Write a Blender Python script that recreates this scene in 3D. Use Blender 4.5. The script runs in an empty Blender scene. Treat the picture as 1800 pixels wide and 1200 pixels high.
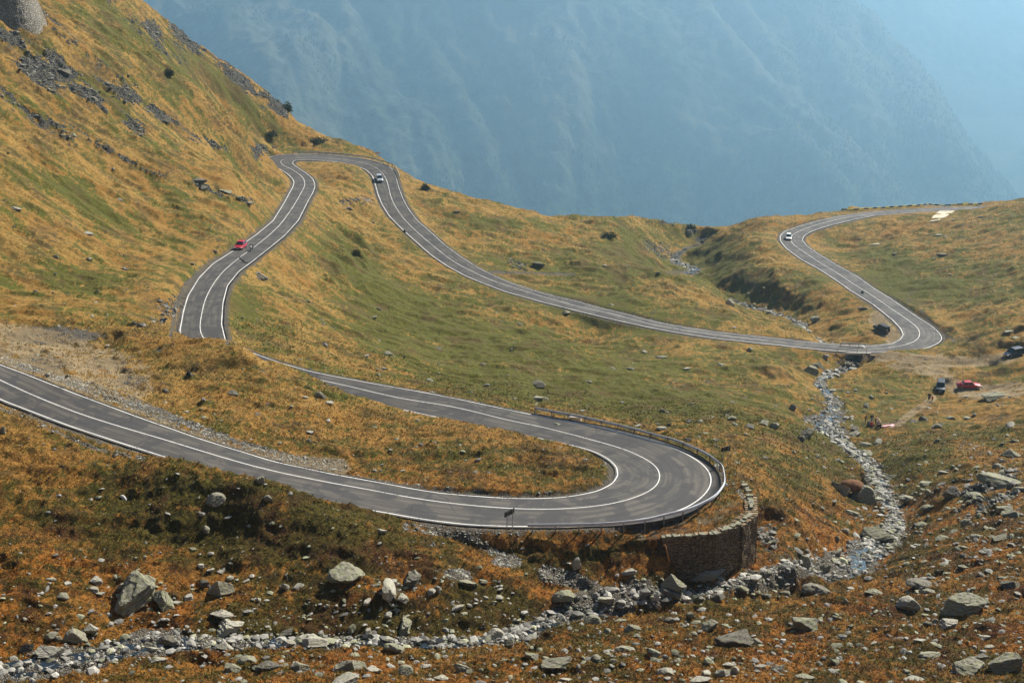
HAZE = 0.000175; EXPO = 0.76
import bpy, bmesh, math, random
import numpy as np
from mathutils import Vector, Matrix

random.seed(7)
rng = np.random.default_rng(11)
sc = bpy.context.scene
COL = sc.collection
R = math.radians
PITCH = R(20.0)
FPX = 2500.0
CP, SP = math.cos(PITCH), math.sin(PITCH)

# ------------------------------------------------------------ view helpers
def ray(u, v):
    a = (np.asarray(u, float) - 900.0) / FPX
    b = (600.0 - np.asarray(v, float)) / FPX
    return a, CP + b * SP, -SP + b * CP          # x, y, z of the direction

def at_z(u, v, z):
    dx, dy, dz = ray(u, v)
    t = z / dz
    return dx * t, dy * t, z + 0 * t

def at_y(u, v, Y):
    dx, dy, dz = ray(u, v)
    t = Y / dy
    return dx * t, Y + 0 * t, dz * t

def project(x, y, z):
    d = y * CP - z * SP
    d = np.maximum(d, 1e-3)
    up = y * SP + z * CP
    return 900.0 + FPX * x / d, 600.0 - FPX * up / d, d

def px_per_m(y, z):
    return FPX / (y * CP - z * SP)

def sstep(a, b, x):
    t = np.clip((x - a) / (b - a), 0, 1)
    return t * t * (3 - 2 * t)

# ------------------------------------------------------------ noise
def perlin(x, y, seed=0):
    x = np.asarray(x, np.float64); y = np.asarray(y, np.float64)
    g = np.random.default_rng(1000 + seed)
    perm = g.permutation(256).astype(np.int32); perm = np.concatenate([perm, perm])
    ang = g.random(256) * 2 * math.pi
    gx, gy = np.cos(ang), np.sin(ang)
    xi = np.floor(x).astype(np.int64); yi = np.floor(y).astype(np.int64)
    xf = x - xi; yf = y - yi
    xi &= 255; yi &= 255
    u = xf * xf * xf * (xf * (xf * 6 - 15) + 10); v = yf * yf * yf * (yf * (yf * 6 - 15) + 10)
    x1 = (xi + 1) & 255; y1 = (yi + 1) & 255
    def gr(ix, iy, fx, fy):
        h = perm[perm[ix] + iy]
        return gx[h] * fx + gy[h] * fy
    a = gr(xi, yi, xf, yf); b = gr(x1, yi, xf - 1, yf)
    c = gr(xi, y1, xf, yf - 1); d = gr(x1, y1, xf - 1, yf - 1)
    return (a + u * (b - a) + v * ((c + u * (d - c)) - (a + u * (b - a)))) * 1.5

def fbm(x, y, oct=4, seed=0, gain=0.5):
    s = 0; a = 1.0; f = 1.0
    for i in range(oct):
        s = s + a * perlin(x * f + 17.3 * i, y * f + 5.1 * i, seed + i); a *= gain; f *= 2.03
    return s

# ------------------------------------------------------------ object helpers
def tag(o, label=None, cat=None, group=None, kind=None):
    if label: o['label'] = label
    if cat: o['category'] = cat
    if group: o['group'] = group
    if kind: o['kind'] = kind
    return o

def empty(name, loc=(0, 0, 0), rz=0.0):
    o = bpy.data.objects.new(name, None); COL.objects.link(o)
    o.location = loc; o.rotation_euler = (0, 0, rz); o.empty_display_size = 0.2
    return o

def link_mesh(name, me, mat=None, parent=None):
    o = bpy.data.objects.new(name, me); COL.objects.link(o)
    if mat is not None and not me.materials: me.materials.append(mat)
    if parent is not None: o.parent = parent
    return o

def np_mesh(name, co, faces, smooth=False):
    """co (n,3) float; faces (m,k) int, all with the same k"""
    me = bpy.data.meshes.new(name)
    co = np.ascontiguousarray(co, np.float32); faces = np.ascontiguousarray(faces, np.int32)
    n, (m, k) = len(co), faces.shape
    me.vertices.add(n); me.vertices.foreach_set('co', co.ravel())
    me.loops.add(m * k); me.loops.foreach_set('vertex_index', faces.ravel())
    me.polygons.add(m)
    me.polygons.foreach_set('loop_start', np.arange(0, m * k, k, dtype=np.int32))
    me.polygons.foreach_set('loop_total', np.full(m, k, np.int32))
    me.polygons.foreach_set('use_smooth', np.full(m, smooth, bool))
    me.update(calc_edges=True)
    return me

def fattr(me, name, arr):
    a = me.attributes.new(name, 'FLOAT', 'POINT')
    a.data.foreach_set('value', np.ascontiguousarray(arr, np.float32).ravel())

def cattr(me, name, arr):
    a = me.attributes.new(name, 'FLOAT_COLOR', 'POINT')
    c = np.ones((len(arr), 4), np.float32); c[:, :3] = arr
    a.data.foreach_set('color', c.ravel())

class MB:
    """collects shapes, builds ONE mesh object"""
    def __init__(s): s.v = []; s.f = []
    def add(s, vs, fs):
        o = len(s.v); s.v += [tuple(p) for p in vs]; s.f += [tuple(i + o for i in f) for f in fs]; return s
    def box(s, c, d, rz=0.0, M=None):
        x, y, z = (q / 2 for q in d); cs, sn = math.cos(rz), math.sin(rz); vs = []
        for dz in (-z, z):
            for (a, b) in ((-x, -y), (x, -y), (x, y), (-x, y)):
                p = Vector((a * cs - b * sn + c[0], a * sn + b * cs + c[1], dz + c[2]))
                vs.append(M @ p if M else p)
        return s.add(vs, [(3, 2, 1, 0), (4, 5, 6, 7), (0, 1, 5, 4), (1, 2, 6, 5), (2, 3, 7, 6), (3, 0, 4, 7)])
    def loft(s, rings, caps=True):
        n = len(rings[0]); o = len(s.v)
        for r in rings: s.v += [tuple(p) for p in r]
        for i in range(len(rings) - 1):
            for j in range(n):
                k = (j + 1) % n
                s.f.append((o + i * n + j, o + i * n + k, o + (i + 1) * n + k, o + (i + 1) * n + j))
        if caps:
            s.f.append(tuple(o + j for j in reversed(range(n))))
            s.f.append(tuple(o + (len(rings) - 1) * n + j for j in range(n)))
        return s
    def tube(s, pts, r, n=8):
        rings = []
        pts = [Vector(p) for p in pts]
        rr = r if isinstance(r, (list, tuple)) else [r] * len(pts)
        for i, p in enumerate(pts):
            d = (pts[min(i + 1, len(pts) - 1)] - pts[max(i - 1, 0)]).normalized()
            a = d.orthogonal().normalized() if abs(d.z) > .99 else Vector((-d.y, d.x, 0)).normalized()
            b = d.cross(a)
            rings.append([p + (a * math.cos(2 * math.pi * k / n) + b * math.sin(2 * math.pi * k / n)) * rr[i] for k in range(n)])
        return s.loft(rings)
    def disc(s, c, axis, r, h, n=20):
        c = Vector(c); ax = Vector(axis).normalized()
        return s.tube([c - ax * h / 2, c + ax * h / 2], r, n)
    def mesh(s, name, smooth=False):
        me = bpy.data.meshes.new(name); me.from_pydata(s.v, [], s.f); me.update()
        if smooth: me.polygons.foreach_set('use_smooth', [True] * len(me.polygons))
        return me
    def build(s, name, mat, parent=None, smooth=False, bevel=0.0):
        o = link_mesh(name, s.mesh(name, smooth), mat, parent)
        if bevel:
            m = o.modifiers.new('bevel', 'BEVEL'); m.width = bevel; m.segments = 2; m.limit_method = 'ANGLE'
        return o

# ------------------------------------------------------------ materials
class NT:
    def __init__(s, name):
        s.m = bpy.data.materials.new(name); s.m.use_nodes = True
        s.t = s.m.node_tree; s.t.nodes.clear()
        s.out = s.t.nodes.new('ShaderNodeOutputMaterial')
    def n(s, typ, **kw):
        nd = s.t.nodes.new(typ)
        for k, v in kw.items():
            if k.startswith('_'): setattr(nd, k[1:], v)
            else:
                key = int(k[1:]) if k[0] == 'i' and k[1:].isdigit() else k
                if hasattr(v, 'is_output') or isinstance(v, bpy.types.NodeSocket): s.t.links.new(v, nd.inputs[key])
                else: nd.inputs[key].default_value = v
        return nd
    def math(s, op, a, b=0.0, clamp=False):
        return s.n('ShaderNodeMath', _operation=op, _use_clamp=clamp, i0=a, i1=b).outputs[0]
    def mix(s, f, a, b, mode='MIX'):
        nd = s.t.nodes.new('ShaderNodeMix'); nd.data_type = 'RGBA'; nd.blend_type = mode
        for i, v in ((0, f), (6, a), (7, b)):
            if isinstance(v, bpy.types.NodeSocket): s.t.links.new(v, nd.inputs[i])
            elif i == 0: nd.inputs[0].default_value = v
            else: nd.inputs[i].default_value = (*v, 1) if len(v) == 3 else v
        return nd.outputs[2]
    def noise(s, vec, scale, detail=3.0, rough=0.55, dist=0.0):
        return s.n('ShaderNodeTexNoise', Vector=vec, Scale=scale, Detail=detail, Roughness=rough, Distortion=dist).outputs[0]
    def ramp(s, f, a, b, lo=0.0, hi=1.0):
        return s.n('ShaderNodeMapRange', _interpolation_type='SMOOTHSTEP', i0=f, i1=a, i2=b, i3=lo, i4=hi).outputs[0]
    def attr(s, name): return s.n('ShaderNodeAttribute', _attribute_name=name)
    def pos(s): return s.n('ShaderNodeNewGeometry').outputs['Position']
    def bsdf(s, color, rough=0.8, metal=0.0, spec=0.5, bump=None, bdist=0.1, bstr=1.0, **kw):
        kw2 = {k.replace('_', ' '): v for k, v in kw.items()}
        b = s.t.nodes.new('ShaderNodeBsdfPrincipled')
        def put(k, v):
            if isinstance(v, bpy.types.NodeSocket): s.t.links.new(v, b.inputs[k])
            else: b.inputs[k].default_value = (*v, 1) if isinstance(v, tuple) and len(v) == 3 else v
        put('Base Color', color); put('Roughness', rough); put('Metallic', metal); put('Specular IOR Level', spec)
        for k, v in kw2.items(): put(k, v)
        if bump is not None:
            bn = s.n('ShaderNodeBump', Height=bump, Distance=bdist, Strength=bstr)
            s.t.links.new(bn.outputs[0], b.inputs['Normal'])
        s.t.links.new(b.outputs[0], s.out.inputs[0])
        return s.m

def simple(name, col, rough=0.6, metal=0.0, var=0.12, scale=6.0, spec=0.5):
    t = NT(name); oc = t.n('ShaderNodeTexCoord').outputs['Object']
    n = t.noise(oc, scale, 4.0)
    c = t.mix(t.ramp(n, .3, .7), tuple(x * (1 - var) for x in col), tuple(min(1, x * (1 + var)) for x in col))
    return t.bsdf(c, rough, metal, spec)
# ------------------------------------------------------------ the road, as surveyed points (image direction + height)
RC = [  # centre line: u, v, height
(-120,610,-58.0),(0,670,-61.6),(150,730,-63.2),(300,776,-65.0),(450,820.5,-66.9),(550,842.5,-67.9),(650,861,-68.8),(750,879,-69.6),
(900,893.8,-70.5),(1000,893.8,-70.9),(1075,885,-71.1),(1125,871,-71.3),(1152.5,855,-71.45),(1160,837.5,-71.6),(1155,822,-71.7),(1140,810,-71.85),
(1100,791,-72.1),(1025,769,-72.4),(950,750,-72.7),(900,740,-72.9),(800,716,-73.3),(700,699,-73.6),(600,676,-74.0),(517,657.5,-74.2),
(470,643,-74.2),(425,627,-74.2),(385,610,-74.2),(360,596,-74.2),(352.5,582,-74.4),(355,550,-75.1),(365,517.5,-76.0),(390,480,-77.3),(425,450,-78.8),(450,432,-79.8),(487.5,400,-81.8),
(512.5,367.5,-84.2),(529,339.6,-86.6),(535.5,326,-87.8),(533,314,-88.6),(525,305.8,-89.0),(512.5,298,-89.4),(500,291.7,-89.6),(494,287,-89.8),(494,283,-89.9),
(500,279.3,-90.0),(512.5,277.7,-90.1),(533,276.9,-90.3),(566.7,277.5,-90.9),(600,279.6,-91.5),(615,282,-91.8),(640,287,-92.3),(661,295.4,-92.9),(673,305.8,-93.4),
(679,315.8,-93.9),(682.5,326.7,-94.4),(688,348,-95.2),(698,368,-96.0),(713,388,-96.9),(736.7,411,-97.9),(765,435,-98.9),(798,460,-99.9),(831.7,478,-100.7),
(873,496,-101.5),(906.7,506.7,-102.0),(940,517.5,-102.5),(1012,537.5,-103.5),(1080,553,-104.4),(1150,571,-105.3),(1250,587.5,-106.4),(1350,598.5,-107.3),(1420,606.5,-107.9),
(1487,612,-108.5),(1530,613.5,-108.8),(1567,610.5,-109.1),(1595,604.8,-109.35),(1611.7,596.7,-109.6),(1616.7,586.7,-109.9),(1611.7,575,-110.2),(1595,561.7,-110.7),(1570,545,-111.5),
(1536.7,521.7,-112.6),(1503,500.8,-113.6),(1471.7,480,-114.6),(1440,460.8,-115.5),(1411.7,441.7,-116.4),(1395,430,-116.9),(1390,420,-117.3),(1395,411.7,-117.6),(1415,402.5,-117.9),
(1448,391.7,-118.2),(1481.7,383.5,-118.5),(1510,378.6,-118.9),(1545,374.5,-119.5),(1600,370.5,-120.2),(1700,366.5,-121.5),(1790,364,-123)]
RA = [(-120,582),(0,640),(37.5,653.8),(135,692.5),(250,735),(350,770),(450,801),(487.5,812),(550,825),(650,847.5),(750,863.8),(830,871),(900,875.3),(950,875.5),(1000,872.5),(1050,862.5),(1075,850),
(1085,835),(1082.5,820),(1070,807.5),(1050,796),(1025,787.5),(975,776),(900,761),(800,740),(700,718.8),(650,707.5),(590,693)]
RA2 = [(316,579),(322.5,545),(330,520),(350,487.5),(375,462.5),(412.5,439),(450,412.5),(480,387.5),(500,355),(508.3,339.6),(514.2,329.2),(516.7,320.8),(514.2,315),(508.3,308.3),(500,302.5),(490,296.7),
(477.5,289.2),(471,285),(469.2,281.7),(470.8,278.3),(477.5,274.6),(490,272.3),(508.3,271.3),(533.3,270.7),(566.7,271.3),(590,272.9),(615,275.4),(640,278.8),(660.8,283.8),(677.5,289.6),(687.5,295),
(693.3,301.7),(697.5,315),(700.8,327.5),(704,336.7),(710,351.7),(718.3,366.7),(733.3,386.7),(756.7,406.7),(781.7,430),(806.7,448.3),(840,470),(873.3,486.7),(906.7,500),(950,513.8),(1012.5,528.8),
(1075,546),(1150,565),(1225,578.8),(1300,587.5),(1350,593.5),(1420,602.5),(1453,605),(1486.7,607.5),(1520,608.6),(1545,608),(1566.7,604.2),(1581.7,596.7),(1587.5,588.3),(1583.3,578.3),(1570,563.3),
(1553.3,550),(1536.7,536.7),(1520,525.8),(1495,510.8),(1473.3,495),(1440,473.3),(1406.7,455),(1381.7,436.7),(1371.7,423.3),(1370.8,415),(1378.3,406.7),(1406.7,396.7),(1440,387.5),(1473.3,380),
(1498.3,377),(1523,373.5),(1548,371),(1600,367.5),(1700,363.5)]
RB = [(-120,645),(0,702.5),(125,750),(250,791),(350,822),(450,851),(550,877),(625,892),(700,905),(750,913.8),(825,922.5),(900,925.3),(1000,924.5),(1075,919.5),(1150,909),(1200,896),(1227,880),
(1247.5,860),(1252,842.5),(1246,825),(1225,807.5),(1187.5,787.5),(1125,769),(1050,750),(975,736),(900,721),(825,705),(750,690),(650,672.5),(550,653.8),(470,633)]
RB2 = [(402,602),(397.5,599),(390,570),(392.5,532.5),(400,502.5),(420,477.5),(450,455),(500,415),(525,387.5),(542.5,352.5),(550,339.6),(553.8,330),(553.8,323.3),(550.8,315),(541.7,306.7),(529.2,298.3),
(519.2,291.7),(514.6,286.7),(516.7,283.3),(523.3,281.7),(533.3,281.3),(558.3,282),(583.3,284.2),(600,286.3),(615,289.6),(631.7,294.2),(644.2,300),(654.2,309.2),(658.3,319.2),(660.8,329.2),
(664.2,341.7),(671.7,360),(685,380.8),(710,405.8),(733.3,426.7),(760,450),(790,470),(823.3,487.5),(856.7,500.8),(890,513.3),(950,530),(1012.5,546),(1075,561),(1150,577.5),(1200,586),(1250,594),
(1350,605),(1450,613.8),(1487,617),(1520,618.3),(1553,618.5),(1595,616.7),(1628,612.5),(1650,603.3),(1656.7,595),(1651.7,585),(1636.7,571.7),(1611.7,555.8),(1586.7,539),(1561.7,521.7),(1536.7,506.7),
(1506.7,485),(1473.3,466.7),(1440,446.7),(1418.3,431.7),(1411,422),(1413.3,415),(1426.7,406.7),(1456.7,396.7),(1490,389),(1506.7,385),(1537,379),(1600,374)]

def spline(P, step):
    """centripetal-ish Catmull-Rom through rows of P, resampled to even step in xy"""
    P = np.asarray(P, float); n = len(P)
    Q = np.vstack([2 * P[0] - P[1], P, 2 * P[-1] - P[-2]]); out = []
    for i in range(n - 1):
        p0, p1, p2, p3 = Q[i:i + 4]
        L = np.linalg.norm((p2 - p1)[:2]); m = max(4, int(L / step * 3))
        d1 = max(np.linalg.norm((p1 - p0)[:2]), 1e-3) ** .5; d2 = max(L, 1e-3) ** .5; d3 = max(np.linalg.norm((p3 - p2)[:2]), 1e-3) ** .5
        m1 = (p1 - p0) / d1 - (p2 - p0) / (d1 + d2) + (p2 - p1) / d2
        m2 = (p2 - p1) / d2 - (p3 - p1) / (d2 + d3) + (p3 - p2) / d3
        m1, m2 = m1 * d2, m2 * d2
        t = np.linspace(0, 1, m, endpoint=False)[:, None]
        out.append((2 * t**3 - 3 * t**2 + 1) * p1 + (t**3 - 2 * t**2 + t) * m1 + (-2 * t**3 + 3 * t**2) * p2 + (t**3 - t**2) * m2)
    out.append(P[-1:]); A = np.vstack(out)
    s = np.concatenate([[0], np.cumsum(np.linalg.norm(np.diff(A[:, :2], axis=0), axis=1))])
    k = np.arange(0, s[-1], step)
    return np.stack([np.interp(k, s, A[:, j]) for j in range(A.shape[1])], 1)

def smooth1(a, w):
    k = np.hanning(2 * w + 1); k /= k.sum()
    return np.convolve(np.pad(a, w, mode='edge'), k, mode='valid')

_c = np.array(RC, float)
_x, _y, _z = at_z(_c[:, 0], _c[:, 1], _c[:, 2])
RCW = spline(np.stack([_x, _y, _z], 1), 0.5)          # centre line in metres
RCW[:, 2] = smooth1(RCW[:, 2], 14)
for j in (0, 1): RCW[:, j] = smooth1(RCW[:, j], 5)
_cu, _cv, _ = project(RCW[:, 0], RCW[:, 1], RCW[:, 2])
RT = np.gradient(RCW[:, :2], axis=0); RT /= np.linalg.norm(RT, axis=1)[:, None]
RN = np.stack([-RT[:, 1], RT[:, 0]], 1)                # points to the left of travel (side A)

def edge_world(pts, span):
    i0, i1 = span
    P = np.array(pts, float)
    seg = np.concatenate([[0], np.cumsum(np.linalg.norm(np.diff(P, axis=0), axis=1))])
    k = np.arange(0, seg[-1], 1.5)
    u = np.interp(k, seg, P[:, 0]); v = np.interp(k, seg, P[:, 1])
    idx = i0 + np.argmin((u[:, None] - _cu[None, i0:i1])**2 + (v[:, None] - _cv[None, i0:i1])**2, axis=1)
    for _ in range(4):
        x, y, z = at_z(u, v, RCW[idx, 2])
        idx = i0 + np.argmin((x[:, None] - RCW[None, i0:i1, 0])**2 + (y[:, None] - RCW[None, i0:i1, 1])**2, axis=1)
    d = (x - RCW[idx, 0]) * RN[idx, 0] + (y - RCW[idx, 1]) * RN[idx, 1]
    return idx, d

_split = int(np.argmin((_cu - 400)**2 + (_cv - 616)**2))
NR = len(RCW)
def width_of(e1, e2, sgn):
    i1, d1 = edge_world(e1, (0, _split)); i2, d2 = edge_world(e2, (_split, NR))
    i = np.concatenate([i1, i2]); d = np.concatenate([d1, d2]) * sgn
    o = np.argsort(i, kind='stable'); ui, inv = np.unique(i[o], return_inverse=True)
    m = np.bincount(inv, d[o]) / np.bincount(inv)
    return smooth1(np.interp(np.arange(NR), ui, m), 5)
WL = width_of(RA, RA2, 1); WR = width_of(RB, RB2, -1)
WL = np.clip(WL, 2.2, 9); WR = np.clip(WR, 2.2, 9)
if __name__ == '__main__' and globals().get('DBG'):
    for i in range(0, NR, 40): print(i, RCW[i].round(1), round(_cu[i]), round(_cv[i]), WL[i].round(2), WR[i].round(2))
# ------------------------------------------------------------ the stream beds: u, v, height, half width
ST1 = [(-60,1195,-68.6,2.6),(0,1182,-68.8,2.6),(80,1165,-69.0,2.4),(180,1150,-69.5,2.4),(270,1128,-70.0,2.6),(350,1133,-70.5,1.8),(430,1128,-71.1,1.5),(520,1128,-71.7,1.3),(620,1128,-72.4,1.1),
(700,1130,-72.9,1.0),(790,1132,-73.6,1.2),(900,1118,-74.7,1.7),(960,1094,-75.4,1.9),(1030,1076,-76.2,2.2),(1100,1068,-77.0,1.8),(1180,1062,-77.7,1.3),(1290,1047,-78.8,1.2),(1380,1036,-80.7,1.7),
(1450,1018,-83.2,2.6),(1495,992,-85.0,4.0),(1545,955,-87.4,3.0),(1575,925,-89.3,1.8),(1565,890,-91.8,1.8),(1545,850,-94.8,1.7),(1530,820,-96.8,1.5),(1500,795,-98.8,1.5),(1470,770,-100.8,2.2),
(1450,745,-102.6,4.2),(1465,725,-104.0,3.0),(1462,700,-106.0,1.5),(1440,675,-108.0,1.5),(1450,662,-109.1,1.5),(1478,652,-110.3,1.7),(1499,644,-111.2,1.9)]
_a = np.array(ST1, float); _x, _y, _z = at_z(_a[:, 0], _a[:, 1], _a[:, 2])
_S = [(x, y, z, w) for x, y, z, w in zip(_x, _y, _z, _a[:, 3])]
_S += [(74.5,296,-111.7,1.9),(74,300,-112,1.9)]
for u, v, z, w in [(1412,586,-114.6,1.5),(1404,568,-117.0,1.4)]:
    x, y, z = at_z(u, v, z); _S.append((float(x), float(y), z, w))
for u, Y, z, w in [(1352,350,-119.3,1.3),(1290,363,-120.8,1.4),(1235,375,-121.9,1.6)]:
    d = Y * CP - z * SP; _S.append(((u - 900) / FPX * d, Y, z, w))
for u, v, z, w in [(1190,491,-123.0,2.4),(1222,474,-124.0,2.2),(1190,462,-124.8,1.7),(1186,453,-125.6,1.5)]:
    x, y, z = at_z(u, v, z); _S.append((float(x), float(y), z, w))
_S += [(57,437,-127.0,1.2),(62,444,-128,1.0)]
STW = spline(np.array(_S), 0.6)
for j in range(4): STW[:, j] = smooth1(STW[:, j], 3)

# ------------------------------------------------------------ height control: u, v, forward distance
CPN = [
(0,1200,100.4),(450,1200,102.5),(900,1200,105.7),(1350,1200,103),(1800,1200,101),(250,1180,106),(600,1175,108),(900,1150,111),(-100,1200,100),
(1600,1080,126),(1800,1000,137),(1800,1100,117.5),(1350,1100,121.5),(1700,900,166),(1800,850,174.6),(1800,750,219),(1800,680,262),(1700,800,203),(1600,700,261),(1600,760,226),(1200,1070,127),(1090,1090,123),(1450,1060,130),(1560,1010,146),(1650,960,150),
(1620,860,180),(1600,800,203),(1660,740,238),(1560,720,252),(1540,680,270),(1400,650,268),(1380,750,215),
(270,796,141.5),(310,798,139.8),(350,813,138.2),(400,826,136.8),(450,838,135.6),(500,858,134.8),(560,880,134.0),(625,894,134),(700,907,135.0),(400,950,129),(400,1050,120),(0,760,143),(0,900,130),(0,1050,115),(200,880,134),(200,1000,123),(700,1000,126.5),(700,1070,121.5),(560,1040,122),(850,960,134),(900,1000,130),
(1050,962,136.0),(1150,962,136.5),(860,1050,125),(1040,995,133.6),(1000,850,147),(800,800,152),(500,760,155),(300,600,185),(180,600,187),(390,601,181),(432,622,177),(466,644,175),(500,665,172.5),(530,681,171.5),(560,697,170.5),(640,711,171),(700,722,172),(250,640,175),(0,560,190),(0,600,178),(180,650,170),(150,560,193),(250,585,189),(318,592,190),(350,650,172),(400,700,165),(-100,560,190),
(200,540,213),(250,520,221),(270,480,236),(0,500,215),(0,400,232),(0,300,255),(0,200,280),(0,100,305),(0,0,330),(200,470,238),(200,400,262),(200,300,290),(200,200,315),(200,100,340),(200,0,385),(400,400,283),(330,440,262),(400,300,315),(400,200,360),(400,120,425),(300,50,415),(250,0,425),(450,200,415),(545,290,395),(575,291,393),(110,0,360),
(455,270,392),(440,330,345),(470,330,350),(450,150,440),(500,195,432),(520,215,428),(480,250,412),(560,238,426),(600,252,430),(640,265,432),
(520,520,250),(460,510,243),(600,560,255),(700,600,250),(800,660,235),(600,620,224),(500,600,217),(450,600,211),(700,670,209),(640,640,216),(760,690,187),(900,700,214),(1000,720,205),(1200,760,190),(1250,800,171),(1350,850,165),(1300,870,154),(1450,950,159),(1400,800,190),(1450,850,184.5),(1400,980,146.5),(1330,950,146),(1400,900,164),
(1000,620,262),(800,560,285),(700,500,303),(600,450,300),(560,400,325),(570,330,355),(600,300,385),(650,400,345),(900,640,245),(1100,650,255),(1300,650,262),(1100,720,222),(1300,720,225),(1200,610,287),(900,600,268),(800,620,255),(1050,575,300),
(800,380,372),(750,325,398),(720,310,410),(880,360,398),(960,380,400),(1000,388,401),(900,420,360),(1000,450,350),(1100,500,332),(1250,540,320),(1330,560,316),(1080,392,405),(1150,392,428),(1110,400,412),(1050,410,390),(850,440,350),(950,480,335),
(1100,440,383),(1150,460,384),(1190,420,430),(1300,420,405),(1330,387,432),(1400,380,440),(1260,402,450),(1350,440,393),(1290,490,368),(1440,515,347),(1370,505,358),(1400,470,374),(1480,560,325),(1540,585,308),(1430,590,307),(1250,500,352),
(1500,440,412),(1550,430,403),(1600,480,366),(1700,430,392),(1700,520,333),(1800,420,382),(1800,352,440),(1800,500,333),(1650,540,325),(1720,570,308),(1800,560,303),(1800,620,285),(1600,640,284),(1700,690,269),(1640,385,433),(1700,380,436),(1560,400,430),(1750,600,293),(1900,500,330),(1900,400,385),(1900,600,280),(1900,800,195),(1900,1000,130),
]
_c = np.array(CPN, float); _x, _y, _z = at_y(_c[:, 0], _c[:, 1], _c[:, 2])
ctrl = [np.stack([_x, _y, _z], 1)]
# crests: ground falls away behind them
for u, v, Y in [(250,0,427),(300,50,420),(400,120,430),(450,150,444),(500,195,436),(520,214,432),(560,236,430),(600,250,428),(640,264,434),(700,296,418),(760,327,403),(880,358,402),(960,378,408),(1080,388,414),(1150,384,440),(1210,400,455),(1260,400,455),(1330,385,440),(1480,369,462),(1600,362,474),(1720,356,482),(1800,346,470),(1900,338,470)]:
    x, y, z = at_y(u, v, Y); d = np.array([x, y, z], float)
    ctrl.append(np.array([d, [x * 1.12, y + 45, z - 36], [x * 1.3, y + 110, z - 105], [x * 1.5, y + 190, z - 190]]))
ctrl.append(RCW[6:-1:22, :3]); ctrl.append(STW[4:-24:16, :3])
ctrl.append(np.array([(0,0,-5),(-60,0,-5),(60,0,-6),(0,-30,0),(0,40,-31),(-60,50,-38),(60,50,-38),(0,75,-54),(-70,80,-57),(70,80,-57),(-150,120,-42),(-170,200,-28),(-210,300,-8),(-220,400,0),(-230,60,-10),(150,100,-52),(190,200,-70),(230,300,-85),(250,400,-98),(200,40,-20),(330,300,-60),(-330,300,60),(-300,150,30),(330,120,-30)], float))
CT = np.vstack(ctrl)
def tps_fit(P, z, lam):
    n = len(P); d2 = ((P[:, None] - P[None])**2).sum(-1)
    K = 0.5 * d2 * np.log(d2 + 1e-9) + lam * np.eye(n); Q = np.hstack([np.ones((n, 1)), P])
    A = np.block([[K, Q], [Q.T, np.zeros((3, 3))]])
    return np.linalg.solve(A, np.concatenate([z, np.zeros(3)]))
_P = CT[:, :2] / 100.0; _w = tps_fit(_P, CT[:, 2], 0.00002)
GX0, GY0, GS = -420.0, -60.0, 3.0
gxn, gyn = 290, 260
gx = GX0 + GS * np.arange(gxn); gy = GY0 + GS * np.arange(gyn)
XX, YY = np.meshgrid(gx, gy); Q = np.stack([XX.ravel(), YY.ravel()], 1) / 100.0
BASE = np.empty(len(Q))
for i in range(0, len(Q), 8000):
    q = Q[i:i + 8000]; d2 = ((q[:, None] - _P[None])**2).sum(-1)
    BASE[i:i + 8000] = (0.5 * d2 * np.log(d2 + 1e-9)) @ _w[:-3] + _w[-3] + q @ _w[-2:]
BASE = BASE.reshape(gyn, gxn)

def bicubic(G, x, y, x0, y0, s):
    fx = np.clip((x - x0) / s, 1, G.shape[1] - 3.001); fy = np.clip((y - y0) / s, 1, G.shape[0] - 3.001)
    ix = fx.astype(int); iy = fy.astype(int); tx = fx - ix; ty = fy - iy
    def w(t): return (((-.5*t + 1) * t - .5) * t, (1.5*t - 2.5) * t*t + 1, ((-1.5*t + 2) * t + .5) * t, (.5*t - .5) * t*t)
    wx, wy = w(tx), w(ty); out = 0
    for a in range(4):
        row = 0
        for b in range(4): row = row + wx[b] * G[iy + a - 1, ix + b - 1]
        out = out + wy[a] * row
    return out

# ------------------------------------------------------------ distance fields on a 0.4 m grid
FX0, FY0, FS = -140.0, 85.0, 0.4
fxn, fyn = 860, 1020
def field(P, cols, rad, signed=None):
    D = np.full((fyn, fxn), 1e3, np.float32); A = [np.zeros((fyn, fxn), np.float32) for _ in cols]; rI = int(rad / FS)
    for i in range(len(P)):
        cx = int((P[i, 0] - FX0) / FS); cy = int((P[i, 1] - FY0) / FS)
        x0, x1 = max(0, cx - rI), min(fxn, cx + rI); y0, y1 = max(0, cy - rI), min(fyn, cy + rI)
        if x0 >= x1 or y0 >= y1: continue
        dx = (FX0 + FS * np.arange(x0, x1))[None] - P[i, 0]; dy = (FY0 + FS * np.arange(y0, y1))[:, None] - P[i, 1]
        d = np.sqrt(dx * dx + dy * dy); sub = D[y0:y1, x0:x1]; m = d < sub
        sub[m] = d[m]
        for a, c in zip(A, cols):
            if isinstance(c, str): a[y0:y1, x0:x1][m] = (dx * signed[i, 0] + dy * signed[i, 1])[m]
            else: a[y0:y1, x0:x1][m] = c[i]
    return D, A
RD, (RSD, RZ, RWL, RWR, RSI) = field(RCW, ['side', RCW[:, 2], WL, WR, np.arange(NR)], 30, RN)
REDGE = np.where(RSD > 0, np.abs(RD) - RWL, np.abs(RD) - RWR)         # metres outside the white line
SD, (SZ, SW) = field(STW, [STW[:, 2], STW[:, 3]], 26)
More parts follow.
